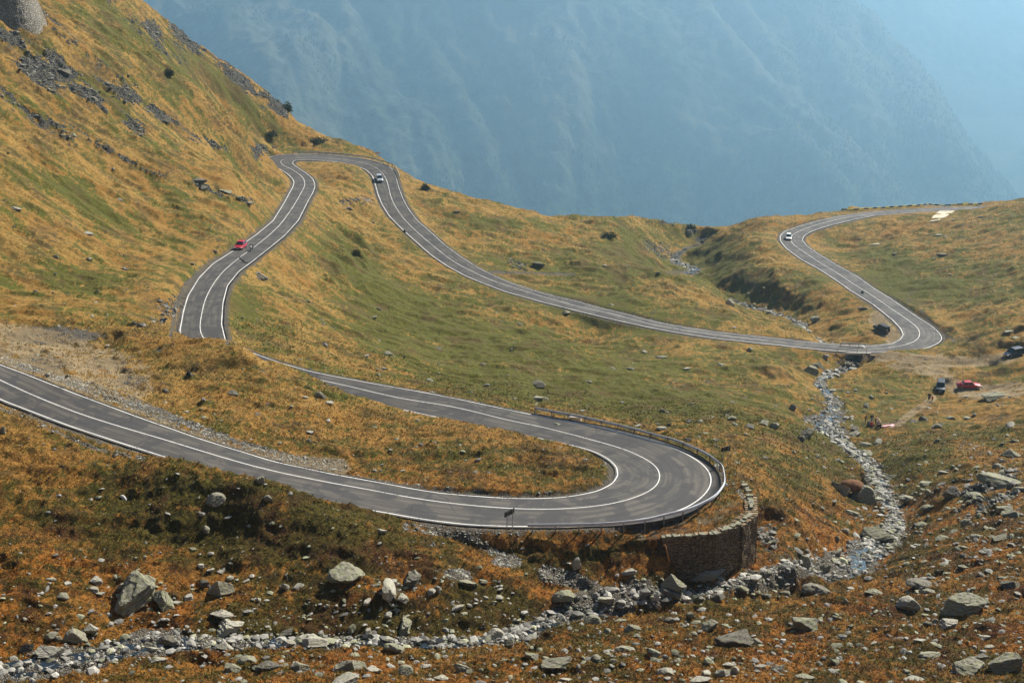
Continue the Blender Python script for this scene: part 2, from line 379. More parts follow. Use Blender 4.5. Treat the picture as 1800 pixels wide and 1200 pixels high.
def fs(G, x, y, fill):
    fx = (x - FX0) / FS; fy = (y - FY0) / FS
    ok = (fx > 0) & (fy > 0) & (fx < fxn - 2) & (fy < fyn - 2)
    fx = np.where(ok, fx, 1); fy = np.where(ok, fy, 1); ix = fx.astype(int); iy = fy.astype(int); tx = fx - ix; ty = fy - iy
    r = (G[iy, ix] * (1 - tx) + G[iy, ix + 1] * tx) * (1 - ty) + (G[iy + 1, ix] * (1 - tx) + G[iy + 1, ix + 1] * tx) * ty
    return np.where(ok, r, fill)

# ------------------------------------------------------------ retaining wall line (metres)
WALLPX = [(1100,947),(1165,946),(1255,939),(1297,922),(1321,905),(1319,870),(1303,842)]
WZ = -72.0
WALL = np.stack(at_z(np.array([p[0] for p in WALLPX]), np.array([p[1] for p in WALLPX]), WZ), 1)
def wall_field(x, y):
    best = np.full(x.shape, 1e3); side = np.zeros(x.shape); tt = np.zeros(x.shape)
    for i in range(1, len(WALL) - 1):
        a, b = WALL[i, :2], WALL[i + 1, :2]; e = b - a; L = e @ e
        t = np.clip(((x - a[0]) * e[0] + (y - a[1]) * e[1]) / L, 0, 1)
        dx = x - a[0] - t * e[0]; dy = y - a[1] - t * e[1]; d = np.hypot(dx, dy)
        s = e[0] * (y - a[1]) - e[1] * (x - a[0])           # >0 inside (left of travel)
        m = d < best; best = np.where(m, d, best); side = np.where(m, s, side); tt = np.where(m, i - 1 + t, tt)
    return np.where(side > 0, best, -best), tt

MOUNDS = [(428,618,178,2.6,2.2,1.35),  # u, v, Y, radius x, radius y, height : local swellings and hollows
(1490,575,318,4,4,1.0),(1720,575,306,9,5,1.3),(1760,655,277,10,4,1.0),(1560,640,287,6,5,.8),(1500,745,243,4,4,.6),(1150,388,430,5,4,.6),(1290,650,262,10,4,.7),
(1250,640,266,8,3,.6),(1000,660,240,12,4,.6),(1190,1020,133,3.2,2.2,.9),(600,1080,121.5,5,2.5,.6),(770,1030,127,3.4,2.4,1.0),(1480,625,290,5,3,.3),(1060,960,136.6,5,1.6,.4)]

def height(x, y):
    z = bicubic(BASE, x, y, GX0, GY0, GS)
    re = fs(REDGE, x, y, 99.0); rd = fs(RD, x, y, 99.0)
    near = sstep(700, 300, y)
    slopeish = sstep(-60, -110, x + 0 * y) * sstep(190, 260, y)
    off = sstep(1.5, 9, re)
    for u, v, Y, rx, ry, h in MOUNDS:
        d = Y * CP + (Y * math.tan(PITCH + math.atan((v - 600) / FPX))) * SP; mx = (u - 900) / FPX * d
        z = z + h * np.exp(-((x - mx) / rx)**2 - ((y - Y) / ry)**2)
    n1 = fbm(x / 26, y / 26, 3, 3); n2 = fbm(x / 8.0 + .35 * n1, y / 6.0, 3, 21)
    z = z + off * (1.0 * n1 * (.6 + .8 * sstep(150, 320, y)) * (1 - .75 * sstep(350, 400, y) * sstep(-60, -20, x)) + .58 * n2)
    # terracettes: small steps running along the slopes
    ter = perlin((x + .5 * y) / 9.0, (y - .25 * x) / 2.6 + 1.2 * n2, 41)
    z = z + off * .36 * ter * (1 + .6 * slopeish) * (.8 + .5 * sstep(200, 350, y))
    # stream channels
    sd = fs(SD, x, y, 99.0); sz = fs(SZ, x, y, 0.0); sw = fs(SW, x, y, 0.0)
    sw2 = sw * (.8 + .3 * perlin(x / 3.0, y / 3.0, 71)); es = np.maximum(sd - sw2, 0)
    bank = .7 - .3 * sstep(295, 320, y) + .25 * n1 + .35 * sstep(2, 7, es) + .8 * sstep(20, 30, x + 22) * sstep(150, 140, y)
    chan = sz + bank * es + (.16 * fbm(x / .9, y / .9, 3, 81) + .22 * perlin(x / 2.6, y / 2.6, 83)) * sstep(2.5, .5, es)
    z = np.where(sd < 24, np.minimum(z, chan), z)
    k = sstep(.8, 0, es) * (sd < 24); z = z * (1 - k) + np.minimum(chan, z + 1.2) * k
    # road bench
    zr = fs(RZ, x, y, 0.0); bw = .8 + .75 * sstep(12, 22, x) * sstep(170, 160, y) * sstep(130, 135, y); e = np.maximum(re - bw, 0)
    wob = .25 * perlin(x / 2.2, y / 2.2, 61)
    lo = zr - .14 - (.78 + .2 * n2) * e + wob * np.minimum(e, 1); hi = zr - .14 + (1.15 + .3 * n2) * e + wob * np.minimum(e, 1)
    inb = sstep(26, 14, rd)
    zc = np.clip(z, lo, hi); z = z * (1 - inb) + zc * inb
    z = np.where(re < bw, zr - .14, z)
    under = (re < 2.2) & (sd < 6) & (y > 270)
    z = np.where(under, np.minimum(z, chan + 30 * es), z)
    # the masonry wall
    m = (np.abs(x - 33) < 24) & (np.abs(y - 143) < 22)
    if m.any():
        xm, ym, zm = x[m], y[m], z[m]; wd, tt = wall_field(xm, ym)
        foot = -77.3 - .5 * np.clip(tt - 2, 0, 3) + .25 * perlin(xm / 1.5, ym / 1.5, 8)
        left = sstep(0.0, 0.45, tt)
        out = np.minimum(zm, foot); k = sstep(8, 3, -wd) * left
        zo = zm * (1 - k) + out * k
        zi = zm * (1 - sstep(6.0, 2.6, wd)) + (WZ - .05) * sstep(6.0, 2.6, wd)
        zz = np.where(wd < 0.22, zo, np.where(re[m] > .8, np.maximum(zi, WZ - .5), zm)); z = z.copy(); z[m] = np.where(np.abs(wd) < 9, zz, zm)
    # tussocks and clods
    rough = np.where(re < .8, 0, 1) * sstep(0.8, 2.0, re) * sstep(330, 120, y)
    if np.ndim(x) and x.size > 5:
        a = perlin(x / 1.15, y / 1.0, 91); b = perlin(x / .42, y / .40, 92); c = np.abs(perlin(x / 2.3, y / 1.9, 93))
        cl = sstep(-.1, .5, perlin(x / 5.0, y / 4.0, 97)); z = z + rough * ((.12 + .14 * cl) * a + .09 * b + .30 * (.25 - c) * (.4 + .8 * cl))
        z = z + off * sstep(150, 330, y) * (.30 * perlin(x / 2.6, y / 2.2, 94) + .14 * perlin(x / 1.1, y / 1.3, 95))
    for X, Y, Z in ((93.9, 271.5, -109.0), (88.1, 271.5, -109.4), (85.1, 309.0, -110.0), (107.4, 285.3, -107.1)):   # level spots where cars stand
        k = sstep(5.2, 2.7, np.hypot(x - X, y - Y)); z = z * (1 - k) + (Z + .05 * (x - X) * 0 + .03 * perlin(x, y, 99)) * k
    return z

# perspective-friendly grid, finest where the ground is close
rows = [-30.0]
while rows[-1] < 660:
    Y = rows[-1]
    rows.append(Y + (4.0 if Y < 88 else 0.135 * (max(Y, 105) / 105)**1.35 if Y < 455 else 3.0))
rows = np.array(rows)
tf = np.arange(-.385, .3851, .00072); tc1 = np.linspace(-.95, -.39, 60); tc2 = -tc1[::-1]
cols = np.concatenate([tc1, tf, tc2])
nr, nc = len(rows), len(cols)
TX = cols[None, :] * (rows[:, None] + 40.0); TY = np.repeat(rows[:, None], nc, 1)
TZ = np.empty_like(TX)
for i in range(0, nr, 100): TZ[i:i + 100] = height(TX[i:i + 100], TY[i:i + 100])

def H(x, y):
    """ground height at points"""
    x = np.asarray(x, float); y = np.asarray(y, float)
    fr = np.interp(y, rows, np.arange(nr)); fc = np.interp(x / (y + 40.0), cols, np.arange(nc))
    ir = np.clip(fr.astype(int), 0, nr - 2); ic = np.clip(fc.astype(int), 0, nc - 2); a = fr - ir; b = fc - ic
    return (TZ[ir, ic] * (1 - b) + TZ[ir, ic + 1] * b) * (1 - a) + (TZ[ir + 1, ic] * (1 - b) + TZ[ir + 1, ic + 1] * b) * a
_yy = np.concatenate([np.arange(92, 240, .2), np.arange(240, 520, .5)])
def hit(u, v):
    """where the sight line of a photo point meets the ground"""
    u = np.atleast_1d(np.asarray(u, float)); v = np.atleast_1d(np.asarray(v, float))
    out = np.full((len(u), 3), np.nan)
    for i in range(0, len(u), 2000):
        dx, dy, dz = ray(u[i:i + 2000], v[i:i + 2000]); X = (dx / dy)[:, None] * _yy; Z = (dz / dy)[:, None] * _yy
        g = H(X, np.broadcast_to(_yy, X.shape)) - Z; k = np.argmax(g > 0, 1); ok = (g > 0).any(1) & (k > 0)
        kk = np.maximum(k, 1); r = np.arange(len(k)); g0 = g[r, kk - 1]; g1 = g[r, kk]; t = g0 / (g0 - g1 + 1e-12)
        yh = _yy[kk - 1] + t * (_yy[kk] - _yy[kk - 1]); xh = (dx / dy) * yh; zh = (dz / dy) * yh
        out[i:i + 2000] = np.where(ok[:, None], np.stack([xh, yh, zh], 1), np.nan)
    return out
# ------------------------------------------------------------ ground masks
gxv, gyv, gzv = TX.ravel(), TY.ravel(), TZ.ravel()
PU, PV, PD = project(gxv, gyv, gzv)
re_ = fs(REDGE, gxv, gyv, 99.0); sd_ = fs(SD, gxv, gyv, 99.0); sw_ = fs(SW, gxv, gyv, 1.0)
def blob(u, v, ru, rv, rot=0.0):
    c, s = math.cos(R(rot)), math.sin(R(rot)); du = PU - u; dv = PV - v
    return np.exp(-((du * c + dv * s) / ru)**2 - ((-du * s + dv * c) / rv)**2)
def line_mask(pts, w):
    best = np.full(PU.shape, 1e6)
    for (u0, v0), (u1, v1) in zip(pts[:-1], pts[1:]):
        e = (u1 - u0, v1 - v0); L = e[0]**2 + e[1]**2
        m = (PU > min(u0, u1) - 3 * w) & (PU < max(u0, u1) + 3 * w) & (PV > min(v0, v1) - 3 * w) & (PV < max(v0, v1) + 3 * w)
        t = np.clip(((PU[m] - u0) * e[0] + (PV[m] - v0) * e[1]) / L, 0, 1)
        best[m] = np.minimum(best[m], (PU[m] - u0 - t * e[0])**2 + (PV[m] - v0 - t * e[1])**2)
    return sstep(w * 1.3, w * .5, np.sqrt(best))
lownoise = fbm(gxv / 16, gyv / 16, 3, 201)
midnoise = fbm((gxv + .5 * gyv) / 5, (gyv - .25 * gxv) / 2.4, 3, 211)
green = -.12 + 0 * PU
for b in [(820,600,230,70,8,1.0),(1000,690,230,40,4,.8),(1230,710,160,40,5,.6),(620,470,110,40,30,.8),(700,540,120,40,25,.7),(430,535,26,34,0,1.0),(330,930,300,70,10,.6),(620,900,200,40,15,.6),(500,960,200,40,10,.5),
          (1000,480,180,50,5,.7),(1120,555,170,30,8,.7),(1650,505,120,30,0,.7),(1560,460,90,30,20,.55),(1560,510,60,40,35,.7),(1600,820,70,50,0,.7),(1440,765,60,70,30,.7),(720,1090,220,34,0,.9),(480,1100,120,30,0,.8),
          (800,370,90,20,15,.4),(880,392,70,10,3,.7),(120,330,120,22,18,.7),(180,370,120,14,20,.6),(130,480,160,26,6,.6),(60,600,90,40,0,.4),(200,730,70,25,20,.3),(1000,970,120,20,0,.5),(800,960,60,30,0,.6),
          (250,90,120,26,35,.7),(330,110,90,26,38,.9),(420,170,70,18,42,.9),(600,245,60,9,26,1.0),(90,110,90,20,35,.7),(200,180,90,18,30,.6),(1250,450,90,50,0,.5),(1100,430,60,35,30,.8),(1310,500,50,34,40,1.0),(1750,450,120,90,0,.35),(1240,640,200,25,0,.5),
          (1570,690,80,40,0,.5),(1700,760,120,30,-10,.4),(1400,840,60,60,40,.35),(720,430,60,18,35,.6),(1020,880,60,14,0,.2),(560,680,60,12,20,.5),(1430,490,40,16,0,.7),(1700,640,90,14,0,.3),(840,1040,80,30,0,.6),(330,870,60,20,0,.4),(590,655,60,12,20,.6),(700,690,100,12,12,.3),(480,760,300,14,8,.2)]:
    green += b[5] * blob(*b[:5]) * 1.15
green = green + .12 * sstep(-20, 20, gxv) + sstep(-25, -60, gxv) * sstep(180, 220, gyv) * (.75 * fbm((.86 * gxv - .5 * gyv) / 15, (.5 * gxv + .86 * gyv) / 3.2, 3, 261) + .12) + .08
green = green + .55 * lownoise + .6 * midnoise + .25 * sstep(650, 1000, PV)
brown = sstep(.1, .7, fbm(gxv / 7, gyv / 5, 3, 221) + .6 * blob(1100,470,60,40,30) + .4 * blob(1330,510,60,36,40) + .5 * blob(1000,800,90,20) + .4 * blob(300,540,70,40) + .45 * blob(130,140,190,100,30) + .4 * blob(380,120,120,50,40))  # brown turf; the far gully bank term also paints in that bank's shade
edge_n = .5 * perlin(gxv / 1.1, gyv / 1.1, 231) + .35 * perlin(gxv / .4, gyv / .4, 232)
gravel = sstep(.7, .0, sd_ - sw_ * (.58 + .5 * perlin(gxv / 7, gyv / 7, 72) + .35 * perlin(gxv / 3, gyv / 3, 71)) + .9 * edge_n) * (sd_ < 20)
sh = sstep(1.6, .7, re_ + .8 * edge_n + .3 * perlin(gxv / 9, gyv / 9, 240))      # crumbled verge
gravel = np.maximum(gravel, .66 * sh)
for pts, w, a in [([(300,590),(308,540),(325,500),(345,485),(400,450),(432,424)],4,.9),([(0,622),(100,662),(220,704),(330,748),(430,786),(520,812),(600,818)],13,.8),
                  ([(400,603),(396,570),(398,535),(404,508)],5,.8),([(1500,622),(1560,626),(1620,634),(1700,636),(1770,628),(1800,612),(1830,600)],8,.75),([(1640,634),(1650,660),(1670,684),(1730,690)],9,.45),([(1640,700),(1600,728),(1580,744),(1555,748)],6,.5),
                  ([(860,478),(940,480),(1010,483)],3,.8),([(900,505),(960,520),(1010,530)],4,.4),([(1540,560),(1555,580),(1575,596)],13,.7),([(715,925),(760,932),(830,945),(860,965),(900,990)],9,.8),([(1600,540),(1596,525),(1600,510)],4,.5),
                  ([(960,1008),(1010,1020),(1060,1045),(1000,1070),(965,1085)],17,1.0),([(1480,632),(1470,640)],3,.8),([(1330,925),(1350,960),(1390,985),(1400,1010)],12,.5),([(250,805),(170,790),(60,740),(0,716)],6,.55),([(1290,850),(1312,880)],6,.6),([(1260,820),(1275,850)],7,.7),
                  ([(440,640),(470,656)],3,.5),([(1618,545),(1650,580),(1680,600)],3,.8),([(1660,680),(1720,684)],6,.3)]:
    gravel = np.maximum(gravel, a * line_mask(pts, w) * sstep(-.9, .2, edge_n + .3 * midnoise))
for u, v, a, b, k in [(90,590,110,22,.8),(230,668,36,14,.9),(180,640,60,18,.5),(60,640,90,22,.7),(890,985,34,16,.9),(805,1008,34,14,.95),(1190,478,30,8,.5),(700,1040,14,10,.5),(280,1115,60,16,.4)]:
    gravel = np.maximum(gravel, k * sstep(.35, .75, blob(u, v, a, b) + .35 * edge_n))
scree = 0 * PU
for pts, w in [([(-20,155),(60,205),(100,232),(132,248)],15),([(48,0),(110,60),(170,110),(240,160)],9),([(240,160),(270,185)],6),([(110,215),(190,265),(260,300),(330,320),(400,345),(440,356)],6),([(300,210),(330,240),(400,262)],8),([(190,0),(240,50),(300,100),(330,112)],8),([(900,462),(925,472)],8),([(1700,890),(1780,850)],25),([(1270,60),(1271,61)],1)]:
    scree = np.maximum(scree, line_mask(pts, w) * sstep(-.2, .5, edge_n + midnoise * .7))
for u, v, a, b, r, k in [(70,130,50,20,35,1),(105,120,40,22,35,1),(160,170,50,16,30,.9),(20,70,34,16,30,.9),(285,205,34,9,28,1),(215,165,40,14,30,.8),(240,225,30,12,20,.7),(270,55,30,14,45,.9),(330,70,40,20,42,.8),(420,140,60,14,42,.8),(485,185,40,12,50,.9),(380,80,30,12,40,.6),(455,265,18,14,30,.7),(300,545,40,22,-50,.5),(1740,850,60,14,-20,.7),(1350,940,20,40,-20,.5),(1160,440,50,16,20,.5),(1180,390,30,5,0,.7),(1215,404,14,6,0,.9),(1235,420,12,8,0,.9),(640,350,24,10,0,.5),(610,355,20,8,0,.5)]:
    scree = np.maximum(scree, k * sstep(.24, .75, blob(u, v, a, b, r) + .4 * edge_n + .4 * midnoise))
_k = scree * ((PU < 560) | (PU > 1600)); gzv += _k * (1.3 * np.abs(perlin((gxv + gyv) / 3.2, (gyv - gxv) / 5.5, 251)) + .6 * np.abs(perlin(gxv / 1.1, gyv / 1.3, 252)) - .25)
TZ = gzv.reshape(nr, nc)
dirt = 0 * PU
for pts, w, a in [([(1510,622),(1560,626),(1620,633),(1700,636),(1770,629),(1800,615),(1840,602)],11,1.),([(1650,634),(1655,662),(1690,686),(1740,690),(1790,684)],16,.9),([(1640,650),(1600,650),(1560,634)],12,.7),([(1640,700),(1600,728),(1580,744),(1555,748)],7,.8),([(1540,560),(1558,582),(1575,598)],16,.8),([(0,640),(120,690),(240,735),(360,780),(460,808),(600,824)],20,.75),([(-40,600),(60,612),(150,640),(230,668)],46,.85),([(1130,940),(1220,925),(1290,890)],14,.45)]:
    dirt = np.maximum(dirt, a * line_mask(pts, w) * sstep(-.9, .3, edge_n + .5 * midnoise))
dirt = np.clip(dirt, 0, 1)
rust = np.clip(sstep(620, 1010, PV) + .3 * blob(1100,950,160,26) - .0, 0, 1)
vi = np.arange(nr * nc).reshape(nr, nc)
fa = np.stack([vi[:-1, :-1].ravel(), vi[:-1, 1:].ravel(), vi[1:, 1:].ravel(), vi[1:, :-1].ravel()], 1)
gm = np_mesh('ground', np.stack([gxv, gyv, gzv], 1), fa, smooth=True)
GREEN = np.clip(green, -1, 2)
for nme, arr in (('green', GREEN), ('gravel', np.clip(gravel, 0, 1)), ('scree', np.clip(scree, 0, 1)), ('dirt', dirt), ('brown', brown), ('rust', rust)): fattr(gm, nme, arr)

t = NT('alpine_turf'); P = t.pos()
st = t.n('ShaderNodeMapping', Vector=P, Scale=(1, .55, 1), Rotation=(0, 0, R(-25))).outputs[0]
n_big = t.noise(P, .10, 4, .6); n_mid = t.noise(st, 1.3, 5, .65, .6); n_fine = t.noise(P, 6.5, 4, .7); n_sp = t.noise(P, 2.6, 5, .72)
gr = t.math('ADD', t.attr('green').outputs['Fac'], t.math('MULTIPLY', t.math('SUBTRACT', n_mid, .5), 4.2))
gf = t.ramp(gr, -.15, .75)
ru = t.attr('rust').outputs['Fac']
straw = t.mix(ru, (.47, .300, .098), (.45, .180, .026))
straw2 = t.mix(ru, (.28, .160, .036), (.15, .058, .010))
dry = t.mix(t.ramp(n_sp, .36, .62), straw2, straw)
grn = t.mix(ru, (.155, .160, .022), (.120, .092, .012))
grn2 = t.mix(ru, (.062, .070, .010), (.040, .034, .005))
gg = t.mix(t.ramp(n_sp, .35, .65), grn2, grn)
dry = t.mix(t.math('MULTIPLY', t.ramp(n_big, .42, .62), .65), dry, t.mix(ru, (.33, .165, .035), (.36, .20, .045)))
turf = t.mix(gf, dry, gg)
turf = t.mix(t.math('MULTIPLY', t.attr('brown').outputs['Fac'], t.ramp(n_mid, .35, .6)), turf, t.mix(ru, (.13, .085, .035), (.085, .030, .008)))
turf = t.mix(t.ramp(t.math('ADD', t.math('MULTIPLY', n_fine, .5), t.math('MULTIPLY', t.noise(P, 1.9, 4, .65), .5)), .50, .62, 0, .85), turf, t.mix(ru, (.075, .06, .024), (.035, .018, .005)))
turf = t.mix(t.ramp(t.noise(P, 9.0, 2, .8), .66, .75, 0, .5), turf, t.mix(ru, (.52, .38, .19), (.50, .24, .06)))
turf = t.mix(t.ramp(t.noise(st, .55, 4, .6), .50, .64, 0, .62), turf, t.mix(ru, (.10, .085, .022), (.045, .026, .006)))
vo = t.n('ShaderNodeTexVoronoi', Vector=P, Scale=3.2, Randomness=1.0)
vo2 = t.n('ShaderNodeTexVoronoi', Vector=P, Scale=7.5, Randomness=1.0)
pb = t.n('ShaderNodeSeparateColor', i0=vo2.outputs['Color']).outputs[0]
grv = t.mix(pb, (.17, .155, .13), (.46, .44, .39)); grv = t.mix(t.ramp(vo2.outputs['Distance'], .25, .62), grv, (.08, .07, .06))
grv = t.mix(t.ramp(n_mid, .35, .75), grv, (.22, .18, .12))
gmask = t.ramp(t.math('ADD', t.attr('gravel').outputs['Fac'], t.math('MULTIPLY', t.math('SUBTRACT', n_sp, .5), 1.2)), .35, .68)
turf = t.mix(1.0, turf, t.mix(ru, (1.0, .96, .80), (1.0, .93, .80)), 'MULTIPLY')
c = t.mix(gmask, turf, grv)
pb2 = t.n('ShaderNodeSeparateColor', i0=vo.outputs['Color']).outputs[1]
scr = t.mix(pb2, (.11, .105, .085), (.27, .255, .20)); scr = t.mix(t.ramp(vo.outputs['Distance'], .3, .7), scr, (.03, .03, .032))
smask = t.ramp(t.math('ADD', t.attr('scree').outputs['Fac'], t.math('MULTIPLY', t.math('SUBTRACT', n_mid, .5), 1.3)), .4, .6)
c = t.mix(smask, c, scr)
dm = t.ramp(t.math('ADD', t.attr('dirt').outputs['Fac'], t.math('MULTIPLY', t.math('SUBTRACT', n_mid, .5), 1.1)), .3, .62)
c = t.mix(dm, c, t.mix(t.ramp(n_sp, .35, .65), t.mix(ru, (.27, .20, .11), (.15, .11, .065)), t.mix(ru, (.42, .32, .18), (.30, .235, .145))))
vp = t.n('ShaderNodeTexVoronoi', Vector=P, Scale=1.25, Randomness=1.0)
pm = t.math('MULTIPLY', t.ramp(vp.outputs['Distance'], .13, .08), t.ramp(t.n('ShaderNodeSeparateColor', i0=vp.outputs['Color']).outputs[0], .74, .78))
c = t.mix(t.math('MULTIPLY', pm, .8), c, (.42, .40, .34))
hgt = t.math('ADD', t.math('MULTIPLY', n_fine, .6), t.math('ADD', t.math('MULTIPLY', n_sp, .8), t.math('MULTIPLY', t.math('MAXIMUM', gmask, smask), t.math('MULTIPLY', vo2.outputs['Distance'], -.9))))
MAT_TURF = t.bsdf(c, .92, spec=.15, bump=hgt, bdist=.5, bstr=1.0)
ground = link_mesh('ground', gm, MAT_TURF); tag(ground, kind='structure')

# ------------------------------------------------------------ road surface and painted lines
def at_s(i, off, lift):
    p = RCW[i]; return (p[0] + RN[i, 0] * off, p[1] + RN[i, 1] * off, p[2] + lift)
extraR = .28 + .75 * sstep(150, 175, np.arange(NR)) * sstep(250, 205, np.arange(NR)) + .12 * perlin(np.arange(NR) / 7.0, 0 * WR, 301)
extraL = .22 + .12 * perlin(np.arange(NR) / 7.0, 3 + 0 * WR, 302)
extraL += 1.0 * sstep(1195, 1212, np.arange(NR)) * 0
i0r, i1r = 0, NR
NA = 13
vv = []; uvs = []
for i in range(NR):
    a, b = WL[i] + extraL[i], -(WR[i] + extraR[i])
    for k in range(NA):
        o = a + (b - a) * k / (NA - 1); vv.append(at_s(i, o, .03 * (1 - (2 * k / (NA - 1) - 1)**2))); uvs.append((o, i * .5))
    # a dropped, broken edge each side
vv = np.array(vv); ii = np.arange(NR * NA).reshape(NR, NA)
f = np.stack([ii[:-1, :-1].ravel(), ii[:-1, 1:].ravel(), ii[1:, 1:].ravel(), ii[1:, :-1].ravel()], 1)[:, ::-1]
sk = []   # skirts
nb = len(vv)
for i in range(NR):
    for s, o in ((0, WL[i] + extraL[i] + .1), (1, -(WR[i] + extraR[i] + .1))): sk.append(at_s(i, o, -.3)); uvs.append((o, i * .5))
vv = np.vstack([vv, sk]); jj = nb + 2 * np.arange(NR)
f = np.vstack([f, np.stack([ii[:-1, 0], ii[1:, 0], jj[1:], jj[:-1]], 1), np.stack([ii[1:, -1], ii[:-1, -1], jj[:-1] + 1, jj[1:] + 1], 1)])
rm = np_mesh('road', vv, f, True); uvs = np.array(uvs); fattr(rm, 'across', uvs[:, 0]); fattr(rm, 'along', uvs[:, 1])
t = NT('worn_asphalt'); ac = t.attr('across').outputs['Fac']; al = t.attr('along').outputs['Fac']
uv = t.n('ShaderNodeCombineXYZ', X=t.math('MULTIPLY', ac, 1.0), Y=t.math('MULTIPLY', al, .10)).outputs[0]
uv2 = t.n('ShaderNodeCombineXYZ', X=ac, Y=al).outputs[0]
strk = t.noise(uv, 1.6, 4, .6); blt = t.noise(uv2, .30, 4, .6, .5); fin = t.noise(uv2, 5.0, 4, .7)
c = t.mix(t.ramp(strk, .34, .66), (.045, .041, .037), (.105, .094, .078))
c = t.mix(t.ramp(blt, .49, .55, 0, .8), c, (.040, .040, .043))
c = t.mix(t.ramp(fin, .55, .75, 0, .5), c, (.20, .18, .15))
crk = t.n('ShaderNodeTexVoronoi', _feature='DISTANCE_TO_EDGE', Vector=t.n('ShaderNodeMixRGB', Fac=.12, Color1=uv2, Color2=t.n('ShaderNodeTexNoise', Vector=uv2, Scale=.8).outputs['Color']).outputs[0], Scale=.22).outputs[0]
c = t.mix(t.math('MULTIPLY', t.ramp(crk, .02, .006), t.ramp(t.noise(uv2, .06, 2), .5, .6)), c, (.03, .03, .032))
wv = t.n('ShaderNodeTexWave', Vector=uv, Scale=.29, Distortion=1.4, **{'Detail': 2.0}).outputs[1]
c = t.mix(t.ramp(wv, .55, .95, 0, .55), c, (.042, .040, .040))
MAT_ROAD = t.bsdf(c, t.ramp(blt, .3, .7, .68, .85), spec=.3, bump=fin, bdist=.02, bstr=.5)
road = link_mesh('road', rm, MAT_ROAD); tag(road, kind='structure')

t = NT('road_paint'); P = t.pos(); w1 = t.noise(P, 5.0, 4, .75); w2 = t.noise(P, .35, 2)
worn = t.ramp(t.math('ADD', w1, t.math('MULTIPLY', w2, .5)), .93, .80)
fade = t.attr('fade').outputs['Fac']
c = t.mix(t.math('MULTIPLY', worn, fade), (.16, .15, .135), (.80, .79, .75))
MAT_PAINT = t.bsdf(c, .6, spec=.3)
def line(name, off, w, lift, fadef, ranges=((0, NR),)):
    V = []; F = []; fd = []
    for a, b in ranges:
        for i in range(a, b):
            o = off[i]; k = len(V)
            cr = .03 * (1 - (2 * (o + WR[i] + extraR[i]) / (WL[i] + extraL[i] + WR[i] + extraR[i]) - 1)**2)
            V += [at_s(i, o + w[i] / 2, cr + lift), at_s(i, o - w[i] / 2, cr + lift)]; fd += [fadef[i]] * 2
            if i > a: F.append((k - 2, k, k + 1, k - 1))
    me = np_mesh(name, np.array(V), np.array(F)[:, ::-1]); fattr(me, 'fade', np.array(fd)); o = link_mesh(name, me, MAT_PAINT); tag(o, kind='structure'); return o
idx = np.arange(NR); ones = np.ones(NR)
wA = .125 + .03 * perlin(idx / 9.0, 0 * ones, 311); wB = .14 + .04 * perlin(idx / 9.0, 5 + 0 * ones, 312) + .12 * sstep(190, 210, idx) * sstep(250, 225, idx)
fA = np.where((idx > 1000) & (idx < 1160), .85, 1.0) * sstep(1560, 1490, idx); fB = .95 * sstep(1560, 1500, idx); fB[1165:1185] *= .4
fC = np.where((idx > 740) & (idx < 830), .55, 1.0) * np.where((idx > 1125) & (idx < 1180), .15, 1.0) * sstep(1560, 1490, idx)
line('left_edge_line', WL - .06, wA, .012, fA); line('right_edge_line', -(WR - .06), wB, .012, fB); line('centre_line', np.zeros(NR), .11 * ones + .02 * perlin(idx / 9.0, 9 + 0 * ones, 313), .012, fC)
# ------------------------------------------------------------ the far valley side
def smin(a, b, k):
    h = np.clip(.5 + .5 * (b - a) / k, 0, 1); return b * (1 - h) + a * h - k * h * (1 - h)
def mheight(x, y):
    n = fbm(x / 520, y / 900, 3, 401)
    rg = np.abs(perlin((x + .35 * y) / 190 + .8 * n, y / 900, 411)); rg2 = np.abs(perlin((x + .25 * y) / 70 + 1.1 * n, y / 260, 412))
    z1 = -505 + .60 * (y - 1560 - 190 * n) + 48 * (rg - .25) + 26 * (rg2 - .25)
    z2 = -273 - 1.15 * (x - 520 - 55 * n - .12 * (y - 2200)) + 20 * (rg2 - .2)
    z3 = -560 + .52 * (y - 2700 - 260 * fbm(x / 700, y / 700, 3, 431)) + 90 * np.abs(perlin((x - .4 * y) / 300, y / 1200, 432))
    z = np.maximum(smin(z1, z2, 40), z3)
    z = np.maximum(z, -525 + 6 * n)
    rough = fbm(x / 22, y / 22, 4, 441)
    z = z + 6.5 * rough * sstep(-520, -480, z)
    return np.minimum(z, 40 + 12 * n)
mrows = np.concatenate([np.linspace(390, 1500, 36), np.arange(1506, 2500, 4.2), np.geomspace(2505, 5200, 230)])
mcols = np.concatenate([np.linspace(-1.0, -.43, 40), np.arange(-.425, .4251, .0016), np.linspace(.43, 1.0, 40)])
MX = mcols[None] * mrows[:, None]; MY = np.repeat(mrows[:, None], len(mcols), 1); MZ = mheight(MX, MY)
MZ = np.where(MY < 900, np.minimum(MZ, -170 - (MY - 390) * .66), MZ)
mi = np.arange(MX.size).reshape(MX.shape)
FARK = 3.8
me = np_mesh('mountainside', FARK * np.stack([MX.ravel(), MY.ravel(), MZ.ravel()], 1), np.stack([mi[:-1, :-1].ravel(), mi[:-1, 1:].ravel(), mi[1:, 1:].ravel(), mi[1:, :-1].ravel()], 1), True)
t = NT('far_slopes'); P = t.n('ShaderNodeVectorMath', _operation='SCALE', i0=t.pos(), Scale=1 / FARK).outputs[0]; a = t.noise(t.n('ShaderNodeMapping', Vector=P, Scale=(1, .5, .5), Rotation=(0, 0, R(15))).outputs[0], .006, 6, .62, .4); b = t.noise(P, .055, 5, .75); d = t.noise(P, .016, 5, .7)
hz = t.n('ShaderNodeSeparateXYZ', i0=P).outputs[2]
hi = t.ramp(hz, -470, -300)
c = t.mix(t.ramp(b, .40, .62), (.018, .032, .012), (.10, .125, .045))
